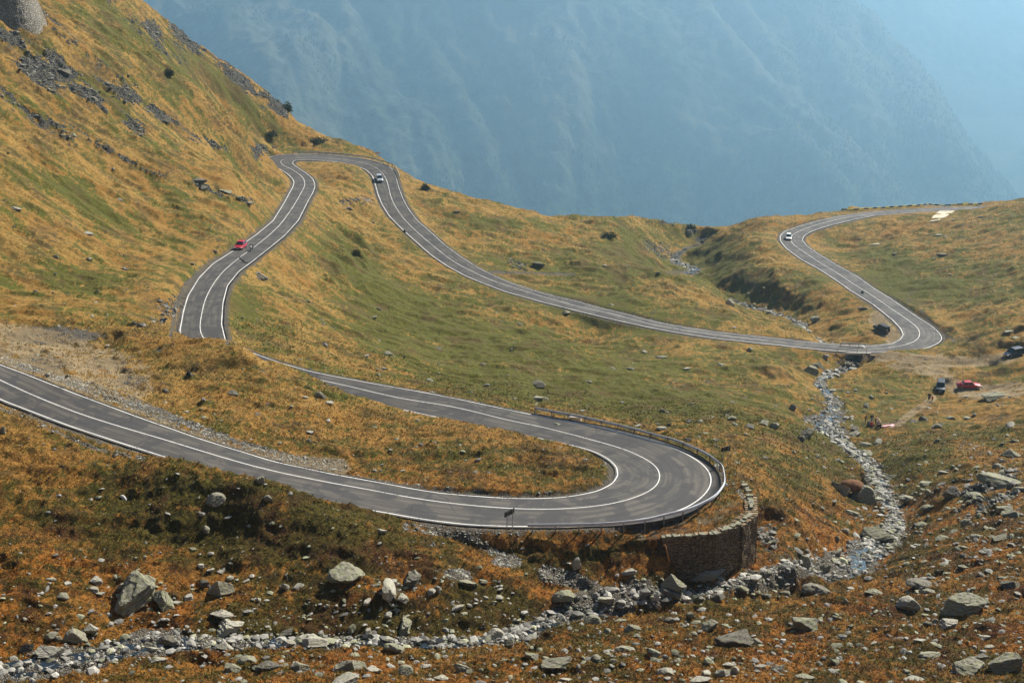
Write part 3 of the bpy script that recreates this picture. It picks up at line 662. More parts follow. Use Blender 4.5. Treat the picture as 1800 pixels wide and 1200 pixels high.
c = t.mix(t.math('MULTIPLY', t.ramp(t.math('ADD', a, t.math('MULTIPLY', hi, .10)), .50, .64), .8), c, t.mix(t.ramp(b, .35, .6), (.16, .13, .065), (.20, .18, .10)))
c = t.mix(t.ramp(t.math('ADD', d, t.math('MULTIPLY', b, .25)), .76, .84, 0, .4), c, (.50, .47, .42))
MAT_FAR = t.bsdf(c, .95, spec=.1, bump=b, bdist=30.0, bstr=.8)
mount = link_mesh('mountainside', me, MAT_FAR); tag(mount, kind='structure')

# conifers and scrub of the valley side, one mass
def cones(n, seed, sel, hmin, hmax, name):
    g = np.random.default_rng(seed)
    y = 1520 + 900 * g.random(n * 6)**1.2; x = (g.random(n * 6) * .92 - .46) * y; z = mheight(x, y)
    k = sel(x, y, z, g); x, y, z = x[k][:n], y[k][:n], z[k][:n]; m = len(x)
    h = (hmin + (hmax - hmin) * g.random(m)**1.5); r = h * (.17 + .08 * g.random(m)); na = 6
    V = []; F = []; ang = np.arange(na) * 2 * math.pi / na
    for t0, t1, rr in ((.10, .62, 1.0), (.42, 1.0, .66)):
        base = np.stack([x[:, None] + rr * r[:, None] * np.cos(ang) * (1 + .3 * g.random((m, na))), y[:, None] + rr * r[:, None] * np.sin(ang) * (1 + .3 * g.random((m, na))), np.repeat((z + h * t0)[:, None], na, 1)], 2)
        tip = np.stack([x, y, z + h * t1], 1)[:, None]
        V.append(np.concatenate([base, tip], 1))
    V = np.concatenate(V, 1).reshape(-1, 3)
    o = (np.arange(m) * 2 * (na + 1))[:, None, None]; tri = []
    for q in (0, na + 1):
        for j in range(na): tri.append((q + j, q + (j + 1) % na, q + na))
    F = (o + np.array(tri)[None]).reshape(-1, 3)
    return np_mesh(name, V * FARK, F)
def sel1(x, y, z, g):
    d = fbm(x / 120, y / 120, 3, 451) + .9 * sstep(-330, -470, z) + .7 * sstep(300, 480, x) - .15
    return (z > -515) & (g.random(len(x)) < sstep(-.2, 1.0, d))
fm = cones(20000, 5, sel1, 2.6, 6, 'conifer_forest')
t = NT('conifer_needles'); P = t.pos(); c = t.mix(t.noise(P, .09, 3), (.018, .036, .014), (.055, .085, .030)); MAT_CON = t.bsdf(c, .9, spec=.1)
fo = link_mesh('conifer_forest', fm, MAT_CON); tag(fo, 'hazy dark conifer forest covering the far valley side beyond the pass road', 'forest', kind='stuff')
# ------------------------------------------------------------ rock
def rock_mat(name, base, lichen, dark, k):
    t = NT(name); oc = t.n('ShaderNodeTexCoord').outputs['Object']; P = t.pos()
    lay = t.n('ShaderNodeMapping', Vector=oc, Scale=(1, 1, 7), Rotation=(R(18), R(12), 0)).outputs[0]
    a = t.noise(lay, 2.6, 5, .7); b = t.noise(P, 2.4, 5, .7); f = t.noise(P, 11, 3, .7)
    rnd = t.n('ShaderNodeObjectInfo').outputs['Random']
    c = t.mix(t.ramp(a, .38, .56), dark, base)
    c = t.mix(t.math('MULTIPLY', t.ramp(b, .46, .62), k), c, lichen)
    c = t.mix(t.ramp(f, .6, .75, 0, .35), c, (.05, .045, .035))
    c = t.mix(t.math('MULTIPLY', rnd, .28), c, (.30, .27, .22))
    return t.bsdf(c, .88, spec=.25, bump=t.math('ADD', a, t.math('MULTIPLY', f, .4)), bdist=.12, bstr=.9)
ROCKM = {'p': rock_mat('pale_rock', (.46, .44, .37), (.34, .34, .18), (.24, .22, .18), .5),
         'g': rock_mat('lichened_rock', (.30, .29, .22), (.25, .26, .13), (.11, .10, .075), .9),
         'd': rock_mat('dark_rock', (.16, .145, .12), (.17, .17, .09), (.05, .044, .037), .6),
         'c': rock_mat('cream_rock', (.70, .62, .46), (.55, .5, .36), (.42, .38, .30), .3)}
def rock_mesh(seed, style, sub):
    g = np.random.default_rng(seed); bm = bmesh.new(); bmesh.ops.create_icosphere(bm, subdivisions=sub, radius=1)
    V = np.array([v.co[:] for v in bm.verts]); V /= np.linalg.norm(V, axis=1)[:, None]
    npl = {'s': 8, 'b': 9, 'r': 14}[style]; lo = {'s': .42, 'b': .40, 'r': .58}[style]
    N = g.normal(size=(npl, 3)); N /= np.linalg.norm(N, axis=1)[:, None]; d = lo + (.95 - lo) * g.random(npl)
    if style == 's': N = np.vstack([N, [[.12, .08, 1], [0, -.1, -1]]]); N /= np.linalg.norm(N, axis=1)[:, None]; d = np.append(d, [.62, .62])
    dn = V @ N.T; r = np.min(np.where(dn > .02, d[None] / np.maximum(dn, .02), 9), axis=1); r = np.minimum(r, 1.15)
    V = V * r[:, None]
    if sub >= 3:
        tl = V[:, 2] + .25 * V[:, 0] + .1 * V[:, 1]; amp = {'s': .07, 'b': .045, 'r': .02}[style]
        lay = np.sign(np.sin(tl * (17 if style == 's' else 12) + 3 * perlin(V[:, 0] * 2, V[:, 1] * 2, seed)))
        q = np.floor(tl * (11 if style == 's' else 8) + .8 * perlin(V[:, 0] * 1.5, V[:, 1] * 1.5, seed)).astype(int); rl = g.random(64)[q % 64] - .5
        V = V * (1 + 2.4 * amp * rl * (1 - .5 * np.abs(V[:, 2])))[:, None] + .035 * np.stack([perlin(V[:, 1] * 4, V[:, 2] * 4, seed + 1), perlin(V[:, 0] * 4, V[:, 2] * 4, seed + 2), perlin(V[:, 0] * 4, V[:, 1] * 4, seed + 3)], 1)
    m = np.abs(V).max(0); V = V / m
    for v, c in zip(bm.verts, V): v.co = c
    me = bpy.data.meshes.new('rock_' + {'s': 'slab', 'b': 'block', 'r': 'round'}[style]); bm.to_mesh(me); bm.free(); return me
PROTO = {(st, q): [rock_mesh(100 * q + 10 * i + ord(st), st, 5 if q else 3) for i in range(6 if not q else 5)] for st in 'sbr' for q in (0, 1)}
_pc = {}
def proto(st, q, tn, i):
    i = i % len(PROTO[(st, q)]); k = (st, q, tn, i)
    if k not in _pc: _pc[k] = PROTO[(st, q)][i].copy(); _pc[k].materials.append(ROCKM[tn])
    return _pc[k]

RK = '''245 1062 92 58 s g;287 1072 34 40 s g;222 1040 32 26 s d;387 1052 52 42 b g;362 1030 22 16 b d;400 1114 60 34 s p;390 1084 50 14 s p;160 1110 30 18 b p;134 1138 48 42 b g;86 1156 54 30 b p;47 1153 26 34 b d;294 1136 36 26 b d;270 1144 24 10 s p
276 1164 36 12 s p;362 1140 26 16 b p;394 1142 36 20 b p;408 1180 34 20 r g;436 1168 40 20 b g;196 1100 16 11 b p;92 1120 26 12 r g;110 1052 24 12 r g;167 1024 30 14 s p;166 1038 22 9 s p;176 1046 18 8 s p;90 1020 20 9 s p;118 1030 13 11 s p
354 996 14 8 s p;371 1004 16 8 s p;388 1008 14 9 s p;403 1018 18 11 s p;434 1023 14 7 s p;364 936 18 18 b g;310 1062 20 8 s p;333 1054 18 14 s p;456 1058 12 12 b p;100 1124 20 12 b g;25 1160 18 9 b p;43 1090 10 8 r p
607 1022 68 38 s g;500 1038 18 22 b p;524 1034 22 12 b p;684 1048 24 36 s p;706 1056 26 16 s p;720 1030 42 30 s d;730 1014 26 16 b g;692 1024 16 9 s p;702 1030 12 9 b p;671 936 22 9 s p;763 962 9 15 b p;768 1040 16 18 b p;756 1044 22 11 b p
822 1028 38 12 s g;848 1024 20 9 r g;802 1070 32 8 s p;824 1066 12 8 r p;853 1052 12 7 r p;876 1052 18 7 r p;645 1062 14 15 s p;574 1067 12 11 b p;682 1083 16 11 b p;710 1112 28 32 s g;618 1110 16 20 b g;648 1112 12 12 s p
502 1118 30 18 b d;545 1134 66 20 b p;505 1136 30 14 s p;694 1146 42 24 b g;680 1128 30 12 s p;791 1126 11 12 r p;802 1126 10 12 r d;815 1126 15 14 r g;870 1124 38 24 b p;892 1136 32 18 r g;526 1182 38 24 b g;616 1188 66 38 b g
612 1199 70 15 s p;656 1183 30 17 s p;710 1184 34 18 b g;746 1174 30 8 s p;816 1182 36 24 b g;846 1180 20 13 b g;776 1196 36 13 s p;754 1190 18 10 b p;558 1189 19 11 b g;470 1174 50 14 s d;868 1171 12 7 r p;516 1167 17 7 s p
1016 1002 20 31 b p;1108 1010 38 14 s p;1238 1006 74 22 s p;1184 1036 52 34 b g;1180 1052 46 28 b d;992 1058 48 26 b g;1065 1058 34 15 s p;1040 1098 36 20 b g;1092 1094 28 10 s g;1066 1114 18 13 b g;1112 1110 34 14 s g;1118 1120 19 9 b g
1216 1086 19 15 b g;1178 1095 26 14 b d;1196 1101 16 10 b g;1246 1107 36 20 b g;1220 1116 15 9 r g;1291 1140 70 36 b d;1100 1150 44 25 b g;1150 1150 28 15 b g;1050 1163 24 17 b g;1080 1165 24 14 b p;977 1176 60 30 b g;934 1162 28 19 b g;1018 1176 13 13 b p
1272 1189 34 18 b p;1172 1190 36 22 b p;1218 1145 13 13 b g;1245 1140 16 8 s g;1290 1185 20 20 b p;1240 1188 20 16 s p;1231 1198 44 11 s p;1330 1130 26 9 s p;1335 1176 28 9 s p;995 1198 24 9 s p;971 1189 11 7 r p;1281 1171 28 9 s p;1262 1054 30 14 b d;1345 1049 22 13 b g;1306 1040 26 16 b g
1435 1049 66 36 b d;1377 1045 23 13 b g;1448 1008 28 26 b g;1536 1046 42 14 s g;1486 1060 14 18 b g;1618 1033 58 21 b d;1633 1045 28 16 b g;1598 1076 50 36 b p;1692 1084 88 44 s g;1664 1106 44 23 s p;1644 1096 19 17 b g;1628 1097 24 9 s d
1415 1110 50 32 b g;1440 1093 15 9 b p;1617 1130 25 10 s p;1686 1134 13 13 b p;1711 1140 12 8 b p;1729 1124 27 10 s p;1741 1140 23 9 s p;1726 1147 17 8 b p;1633 1155 50 17 b g;1523 1145 17 11 b p;1512 1138 17 10 b d;1536 1132 15 7 s p
1564 1120 13 8 r p;1471 1140 25 11 b g;1366 1182 30 18 b p;1415 1192 40 9 s g;1591 1184 22 15 b g;1703 1190 70 40 b g;1766 1186 62 44 b g;1728 1160 42 14 s d;1608 1197 46 9 s p;1778 1034 42 18 b d;1763 1018 24 9 b g;1539 950 68 30 r g
1656 951 32 12 b g;1484 936 17 13 b p;1470 950 11 14 b g;1468 980 26 16 b d;1413 996 26 26 b g;1620 927 28 12 b g;1758 948 32 10 b g;1718 947 26 10 b g;1780 912 44 20 b g;1700 926 24 16 b g;1676 938 20 10 b g
1478 872 36 40 b g;1515 886 50 42 b g;1425 659 30 19 r g;1437 648 22 17 r g;1451 630 15 9 b p;1533 702 13 11 b g;1522 716 13 11 b g;1392 723 17 17 b d;1360 754 22 15 b g;1418 768 34 14 b d;1405 774 21 14 b d;1502 769 28 13 b g
1502 757 19 11 b d;1544 781 20 14 b p;1520 786 28 11 s g;1524 803 24 15 b g;1551 822 20 11 b d;1554 831 14 9 b d;1621 739 19 9 b d;1605 744 19 9 b d;1673 738 19 9 b g;1643 757 25 17 b g;1653 749 19 11 b d;1701 739 17 10 s g
1746 702 46 13 b g;1699 699 13 6 s p;1632 719 13 6 s p;1646 778 14 13 b g;1776 750 22 10 b p;1676 876 42 28 b d;1756 856 84 34 b g;1716 878 40 16 b g;1628 855 36 15 b g;1567 843 26 13 b g;1634 868 18 11 b g;1598 882 42 17 b g;1776 802 38 16 b g
1790 864 28 11 s g;1631 897 28 13 b g;1496 906 32 16 b g;1766 902 32 17 b g;1751 822 20 9 b g;1659 834 28 10 s g;1472 810 11 6 r p;1436 802 12 6 r g;1449 807 9 5 r p;1786 778 22 9 b g
945 678 29 11 b d;1076 649 18 9 b g;1106 650 18 8 b g;1206 650 17 6 s p;1268 643 15 6 s p;1217 713 19 10 b d;1165 724 11 7 b g;1173 728 9 8 b d;1284 738 21 10 b g;1317 751 19 8 b d;1342 746 20 11 b g;1207 774 19 10 b d;1120 751 21 6 s p
1208 744 12 9 b p;1175 747 11 7 b d;1156 747 14 5 s g;1165 754 23 6 s p;1135 621 15 7 b p;1160 631 27 6 s g;1317 617 13 8 b g;1242 674 9 6 b p;943 702 29 8 s p;961 703 13 7 b g;1023 724 18 6 s g
643 629 16 8 s p;686 626 23 10 b g;674 650 11 7 s p;769 615 15 8 b d;850 642 15 6 b d;854 679 15 7 b g;757 671 19 8 b g;561 696 20 13 r g;567 700 13 11 r g;578 710 20 8 s p;545 762 15 7 s p;666 662 11 9 b g;857 831 16 6 b d;835 831 11 5 b g
458 850 22 20 r g;472 878 19 13 r g;292 690 14 10 b d;327 725 11 6 b p;409 692 31 8 b d;378 884 40 20 b g;108 822 11 11 b d;5 768 20 38 b g;98 455 13 9 b g;155 460 15 10 b g;338 467 9 8 b g;26 370 26 8 s p;152 412 27 6 s p
211 353 10 6 b p;377 445 13 7 b d;346 322 38 12 s d;356 331 20 10 b g;396 341 26 9 b g;437 360 20 8 s g;615 369 17 7 b d;655 393 9 6 b d;540 532 13 6 b d;665 545 12 7 b d;658 560 15 6 s g;780 367 9 5 b d;803 374 13 5 s d
1281 539 21 17 r p;993 552 19 8 b g;914 572 15 6 b d;1074 537 17 7 b g;955 440 13 6 b d;946 467 26 8 s d;1062 468 11 5 s p;1237 427 11 10 r g;1208 410 18 12 b g;1436 566 24 13 b g;1521 545 20 9 b d;1510 544 11 7 b g
1662 418 13 5 b d;1725 384 13 5 b d;1675 390 9 6 b p;1648 415 18 5 s g;1656 449 21 5 s d;1671 485 11 6 b g;1541 433 26 7 s c;1770 586 24 7 s g;1784 596 20 6 s g;199 298 12 7 b p;25 60 20 12 b d;110 130 32 15 b d;160 176 26 12 b d;290 212 25 11 b d'''
rocks = []
for q in RK.replace('\n', ';').split(';'):
    p = q.split(); rocks.append([float(x) for x in p[:4]] + p[4:6])
LAND = [(245,1050,'the big layered boulder'),(60,1165,'the bottom left corner'),(395,1100,'the pale slabs by the left stream'),(605,1010,'the wedge-shaped green boulder'),(690,1040,'the upright pale slab'),
(620,1190,'the bottom edge, left of centre'),(545,1130,'the foreground stream'),(820,1120,'the foreground pool'),(890,985,'the gravel heap below the road'),(1016,990,'the upright pale standing rock'),(1030,1070,'the wide gravel bed'),
(1250,990,'the stone retaining wall'),(977,1165,'the ribbed boulder at bottom centre'),(1110,1140,'the grass of the bottom centre'),(1290,1130,'the dark wedge-shaped boulder'),(1250,1185,'the bottom edge, right of centre'),(1415,1100,'the lone green-tinted boulder'),
(1435,1040,'the dark boulder where streams meet'),(1600,1060,'the pale leaning boulder'),(1692,1070,'the broad cracked outcrop at right'),(1730,1130,'the pile of pale splinters'),(1730,1180,'the bottom right corner'),(1539,940,'the lichened boulder in the stream bend'),
(1495,860,'the pair of giant boulders'),(1430,650,'the bend above the small bridge'),(1535,745,'the picnic party'),(1420,765,'the wide stony reach of the stream'),(1550,815,'the narrow stream below the picnic'),(1640,750,'the rocks right of the picnic'),(1700,676,'the red saloon car'),
(1756,850,'the jagged outcrop at the right edge'),(1600,870,'the slope beyond the giant boulders'),(1780,760,'the right edge, mid height'),(1780,930,'the right edge, lower slope'),(1130,640,'the valley-floor meadow'),(1190,740,'the guard rail of the near hairpin'),(1317,750,'the meadow right of the hairpin'),
(945,690,'the hollow beyond the near road'),(700,630,'the green slope between the road arms'),(560,700,'the crest beside the middle road'),(850,820,'the grass inside the near hairpin'),(330,720,'the gravel lay-by on the left'),(440,870,'the dark slope under the near road'),(60,800,'the verge at the far left'),
(130,440,'the left mountainside'),(360,330,'the rock band on the left mountainside'),(615,370,'the tongue of land in the far hairpin'),(650,545,'the hillside under the middle road'),(790,370,'the ridge right of the silver car'),(1281,530,'the large pale boulder in the meadow'),(960,450,'the plateau before the far gully'),
(1220,415,'the far gully'),(1480,560,'the black car in the lay-by'),(1670,400,'the hill inside the far right bend'),(1770,590,'the dark blue van'),(1656,480,'the hillside right of the warning sign'),(1541,430,'the cream outcrop'),(130,130,'the crags at the upper left')]
SPECIAL = {0:'largest boulder of the lower left, tilted and split into grey-green layers',1:'narrow tilted slab leaning against the right side of the big layered boulder',2:'dark slab tucked behind the left end of the big layered boulder'}
def size_word(w): return 'huge' if w >= 60 else 'large' if w >= 38 else 'medium' if w >= 24 else 'small' if w >= 14 else 'tiny'
TONE = {'p': 'pale', 'g': 'lichened', 'd': 'dark', 'c': 'cream'}; SHP = {'s': 'flat slab', 'b': 'angular block', 'r': 'rounded boulder'}
info = []
for i, (u, v, w, h, st, tn) in enumerate(rocks):
    d = [((u - a)**2 + (v - b)**2, k) for k, (a, b, _) in enumerate(LAND)]; d.sort(); k = d[0][1]; dx, dy = u - LAND[k][0], v - LAND[k][1]
    rel = 'beside' if abs(dx) < 16 and abs(dy) < 12 else ('right of' if dx > 0 else 'left of') if abs(dx) > 1.4 * abs(dy) else ('below' if dy > 0 else 'above')
    nm = LAND[k][2]
    if nm.startswith(('the bottom', 'the right edge')) : rel = 'near'
    elif any(z in nm for z in ('grass', 'slope', 'mountainside', 'meadow', 'hillside', 'plateau', 'crags', 'verge', 'crest', 'ridge', 'hill ', 'tongue', 'gully', 'hollow', 'band', 'reach', 'bed')): rel = 'on' if not any(z in nm for z in ('gully', 'hollow', 'bed', 'reach', 'grass', 'crags', 'band', 'meadow')) else 'in'
    info.append((size_word(w), TONE[tn], SHP[st], rel + ' ' + nm))
from collections import defaultdict
grp = defaultdict(list)
for i, inf in enumerate(info): grp[inf].append(i)
ORD = ['leftmost', 'second', 'third', 'fourth', 'fifth']; NUM = ['', '', 'two', 'three', 'four', 'five', 'six', 'seven', 'eight']
LAB = {}
for inf, ids in grp.items():
    sz, tone, shp, where = inf
    if len(ids) == 1: LAB[ids[0]] = f'{sz} {tone} {shp} {where}'; continue
    ids.sort(key=lambda i: rocks[i][0])
    for n, i in enumerate(ids):
        od = 'rightmost' if n == len(ids) - 1 else ORD[min(n, 4)]
        if len(ids) == 2: od = 'left' if n == 0 else 'right'; LAB[i] = f'{od} of two {sz} {tone} {shp}s {where}'
        else: LAB[i] = f'{od} of {NUM[min(len(ids), 8)]} {sz} {tone} {shp}s {where}'
LAB.update(SPECIAL)
rgx = random.Random(3); uu = np.array([r[0] for r in rocks]); vv_ = np.array([r[1] - .22 * r[3] for r in rocks]); RH = hit(uu, vv_)
for i, (u, v, w, h, st, tn) in enumerate(rocks):
    if not np.isfinite(RH[i]).all(): continue
    x, y, z = RH[i]; ppm = px_per_m(y, z); wm = w / ppm; hm = h / ppm
    if st == 's': sx, sy, sz_ = wm / 2, max(hm * .75, wm * .26), hm * .40
    else: sx, sy, sz_ = wm / 2, wm * .40, hm * .56
    me = proto(st, 1 if w >= 26 else 0, tn, rgx.randrange(30))
    o = link_mesh('boulder' if st != 's' else 'flat_rock', me); o.scale = (sx, sy, sz_)
    o.rotation_euler = (rgx.uniform(-.15, .15) + (.25 if st == 's' and w > 60 else 0), rgx.uniform(-.2, .2), rgx.uniform(-.35, .35) + (math.pi if rgx.random() < .5 and st != 's' else 0))
    if i == 0: o.rotation_euler = (.38, -.34, .3); o.scale = (sx * 1.2, sy * 1.15, sz_ * 1.1)
    if i == 1: o.rotation_euler = (.3, -.95, .3)
    if (u, v) == (684, 1048): o.rotation_euler = (.1, 1.0, .1); o.scale = (sz_ * 1.6, sy, sx * .8)
    o.location = (x, y, float(H(x, y)) + sz_ * (.12 if st != 's' else .2))
    if w < 24: o.location.z -= .12 * sz_
    if v < 225: o.location.z -= .3 * sz_ + .2
    tag(o, LAB[i], 'boulder' if w >= 24 and st != 's' else 'rock', 'boulders and rocks strewn over the slopes')

# ------------------------------------------------------------ stones nobody could count
def stones(name, X, Y, Z, S, colr, flat, seed, label, cat):
    g = np.random.default_rng(seed); bm = bmesh.new(); bmesh.ops.create_icosphere(bm, subdivisions=1, radius=1)
    V0 = np.array([v.co[:] for v in bm.verts]); F0 = np.array([[v.index for v in f.verts] for f in bm.faces]); bm.free()
    m = len(X); n = len(V0); var = []
    for q in range(14):
        N = g.normal(size=(8, 3)); N /= np.linalg.norm(N, axis=1)[:, None]; d = .45 + .5 * g.random(8)
        dn = V0 @ N.T; r = np.min(np.where(dn > .05, d / np.maximum(dn, .05), 9), axis=1); var.append(V0 * np.minimum(r, 1.1)[:, None])
    var = np.array(var); V = var[g.integers(0, 14, m)]
    sc3 = np.stack([S * (.8 + .5 * g.random(m)), S * (.6 + .4 * g.random(m)), S * flat * (.5 + .6 * g.random(m))], 1)
    V = V * sc3[:, None]; a = g.random(m) * 6.28; ti = (g.random(m) - .5) * .8
    V = np.stack([V[..., 0] * np.cos(ti)[:, None] - V[..., 2] * np.sin(ti)[:, None], V[..., 1], V[..., 0] * np.sin(ti)[:, None] + V[..., 2] * np.cos(ti)[:, None]], 2)
    c, s = np.cos(a)[:, None], np.sin(a)[:, None]; V = np.stack([V[..., 0] * c - V[..., 1] * s, V[..., 0] * s + V[..., 1] * c, V[..., 2]], 2)
    V += np.stack([X, Y, Z], 1)[:, None]; V = V.reshape(-1, 3); F = ((np.arange(m) * n)[:, None, None] + F0[None]).reshape(-1, 3)
    me = np_mesh(name, V, F); cattr(me, 'Col', np.repeat(colr, n, axis=0)); o = link_mesh(name, me, MAT_STONE); tag(o, label, cat, kind='stuff'); return o
t = NT('loose_stone'); P = t.pos(); c = t.mix(t.ramp(t.noise(P, 9, 3, .7), .4, .7, 0, .45), t.attr('Col').outputs['Color'], (.10, .09, .06)); MAT_STONE = t.bsdf(c, .85, spec=.3)
g = np.random.default_rng(77)
def stone_cols(m, lo, hi, green=.35):
    k = lo + (hi - lo) * g.random(m); c = np.stack([k, k * .97, k * .86], 1); q = g.random(m) < green; c[q] *= np.array([.94, .98, .72]); return c
# turf stones
nu = 24000; U = -120 + 2040 * g.random(nu); V_ = 400 + 820 * g.random(nu)**.62
dens = .25 + .9 * np.exp(-((U - 1150) / 420)**2 - ((V_ - 1150) / 90)**2) + 1.1 * np.exp(-((U - 1680) / 230)**2 - ((V_ - 1000) / 210)**2) + .9 * np.exp(-((U - 250) / 330)**2 - ((V_ - 1060) / 60)**2) + .5 * np.exp(-((U - 1350) / 260)**2 - ((V_ - 700) / 80)**2) + .9 * np.exp(-((U - 700) / 200)**2 - ((V_ - 1040) / 70)**2) + .4 * np.exp(-((U - 1700) / 160)**2 - ((V_ - 460) / 80)**2) + 1.0 * np.exp(-((U - 1360) / 50)**2 - ((V_ - 960) / 60)**2)
k = g.random(nu) < dens * .42; U, V_ = U[k], V_[k]; P3 = hit(U, V_); ok = np.isfinite(P3).all(1); P3 = P3[ok]; U, V_ = U[ok], V_[ok]
k = fs(REDGE, P3[:, 0], P3[:, 1], 99) > 1.3; P3 = P3[k]; m = len(P3)
S = .5 * (1.4 + 12 * g.random(m)**4.2) / px_per_m(P3[:, 1], P3[:, 2]) * (1 + .3 * g.random(m)) * (1 - .45 * sstep(170, 280, P3[:, 1]))
stones('scattered_stones', P3[:, 0], P3[:, 1], P3[:, 2] + .05 * S, S, stone_cols(m, .14, .42), .45, 5, 'loose grey and greenish stones scattered through the grass of the slopes', 'stones')
m = 1400; U = np.where(g.random(m) < .5, g.normal(1690, 120, m), 100 + 1700 * g.random(m)); V_ = np.where(U > 1480, g.normal(930, 110, m), g.normal(1140, 40, m)); P4 = hit(U, V_); P4 = P4[np.isfinite(P4).all(1)]; m = len(P4); S = (.12 + .55 * g.random(m)**3.2)
stones('half_buried_slabs', P4[:, 0], P4[:, 1], P4[:, 2] - .02 * S, S, stone_cols(m, .13, .36, .45), .42, 15, 'flat greenish slabs half sunk in the turf of the lower right slope and bottom edge', 'stones')
# bed stones
m = 8500; i = g.integers(0, int(len(STW) * .93), m); i = i[g.random(len(i)) < np.where(STW[i, 1] < 240, 1, .45)]; m = len(i); tt = np.gradient(STW[:, :2], axis=0); tt /= np.linalg.norm(tt, axis=1)[:, None] + 1e-9
off = g.normal(size=m) * STW[i, 3] * .42; X = STW[i, 0] - tt[i, 1] * off + .35 * g.normal(size=m); Y = STW[i, 1] + tt[i, 0] * off + .35 * g.normal(size=m); S = .06 + .62 * g.random(m)**6 + .0006 * Y
stones('streambed_stones', X, Y, H(X, Y) + .12 * S, S, stone_cols(m, .13, .52, .15), .6, 6, 'pale grey cobbles and broken slabs lying along the stony stream bed', 'stones')
gx_, gy_ = P3[:, 0], P3[:, 1]
# gravel spread and scree
sel = np.where((gravel > .5) & (sd_ > 3) & (PD < 175) & (re_ > 1) & (np.abs(PU - 900) < 1000))[0]; i = g.choice(sel, min(5000, len(sel))); m = len(i); S = .04 + .16 * g.random(m)**3
stones('gravel_stones', gxv[i], gyv[i], gzv[i] + .1 * S, S, stone_cols(m, .22, .55, .1), .6, 7, 'small pale stones of the gravel patches below and beside the near road', 'gravel')
sel = np.where((scree > .45) & (np.abs(PU - 900) < 1000))[0]; wgt = PD[sel] ** 1.0; i = g.choice(sel, 4000, p=wgt / wgt.sum()); m = len(i); S = .12 + .6 * g.random(m)**4
stones('scree_stones', gxv[i], gyv[i], gzv[i] + .1 * S, S, stone_cols(m, .09, .32, .3), .6, 8, 'dark grey scree blocks lying in bands down the upper left mountainside', 'scree')

# ------------------------------------------------------------ grass tufts
sel = np.where((PD < 250) & (PD > 108) & (re_ > 1.2) & (gravel < .4) & (scree < .4) & (PU > -80) & (PU < 1880) & (PV < 1300) & (PV > 560))[0]
i = g.choice(sel, 70000); m = len(i); nb_ = 6; hgt_ = (.10 + .20 * g.random(m)**1.6) * (1 + .35 * sstep(120, 230, gyv[i])); bx, by = gxv[i] + .1 * g.normal(size=m), gyv[i] + .1 * g.normal(size=m); bz = H(bx, by) - .02
ang = g.random((m, nb_)) * 6.28; rad = .05 + .09 * g.random((m, nb_)); lean = .4 + .7 * g.random((m, nb_)); hh = hgt_[:, None] * (.6 + .5 * g.random((m, nb_))); wd_ = .022 + .02 * g.random((m, nb_))
cx, cy = bx[:, None] + rad * np.cos(ang), by[:, None] + rad * np.sin(ang); px_, py_ = -np.sin(ang) * wd_, np.cos(ang) * wd_
A = np.stack([cx - px_, cy - py_, np.repeat(bz[:, None], nb_, 1)], 2); B = np.stack([cx + px_, cy + py_, np.repeat(bz[:, None], nb_, 1)], 2); C_ = np.stack([cx + np.cos(ang) * hh * lean, cy + np.sin(ang) * hh * lean, bz[:, None] + hh], 2)
V = np.stack([A, B, C_], 2).reshape(-1, 3); F = np.arange(len(V)).reshape(-1, 3)
dry = np.array([.44, .21, .045]); dry2 = np.array([.20, .085, .018]); grn_ = np.array([.10, .095, .016]); far_dry = np.array([.50, .31, .085])
k = sstep(.1, .8, GREEN[i] + .5 * g.normal(size=m))[:, None]; q = g.random(m)[:, None]; r_ = rust[i][:, None]; cc = (dry * q + dry2 * (1 - q)) * r_ + (far_dry * (.6 + .4 * q)) * (1 - r_); cc = cc * (1 - k) + grn_ * (.6 + .9 * q) * k
me = np_mesh('grass_tufts', V, F); cattr(me, 'Col', np.repeat(cc, nb_ * 3, axis=0)); t = NT('grass_blade'); MAT_TUFT = t.bsdf(t.attr('Col').outputs['Color'], .8, spec=.15)
o = link_mesh('grass_tufts', me, MAT_TUFT); tag(o, 'rust and straw coloured dry grass tufts with green patches covering the slopes', 'grass', kind='stuff')

# ------------------------------------------------------------ water
t = NT('stream_water'); P = t.pos(); wn = t.noise(P, 1.6, 5, .7, .6); c = t.mix(t.ramp(wn, .60, .72), (.012, .018, .022), (.45, .50, .52))
MAT_WATER = t.bsdf(c, t.ramp(wn, .55, .7, .06, .5), spec=.6, bump=t.noise(P, 6, 3), bdist=.04, bstr=.5)
V = []; F = []
for k_ in range(len(STW)):
    x, y, z, w = STW[k_]; a = .5 * w + .2 * math.sin(k_ * .31)
    for q in range(5):
        o_ = a * (q / 2 - 1); V.append((x - tt[k_, 1] * o_, y + tt[k_, 0] * o_, z - .01 + (.09 if y > 262 else 0)))
V = np.array(V); ii = np.arange(len(V)).reshape(-1, 5); F = np.stack([ii[:-1, :-1].ravel(), ii[1:, :-1].ravel(), ii[1:, 1:].ravel(), ii[:-1, 1:].ravel()], 1)
water = link_mesh('stream_water', np_mesh('stream_water', V, F, True), MAT_WATER); tag(water, kind='structure')
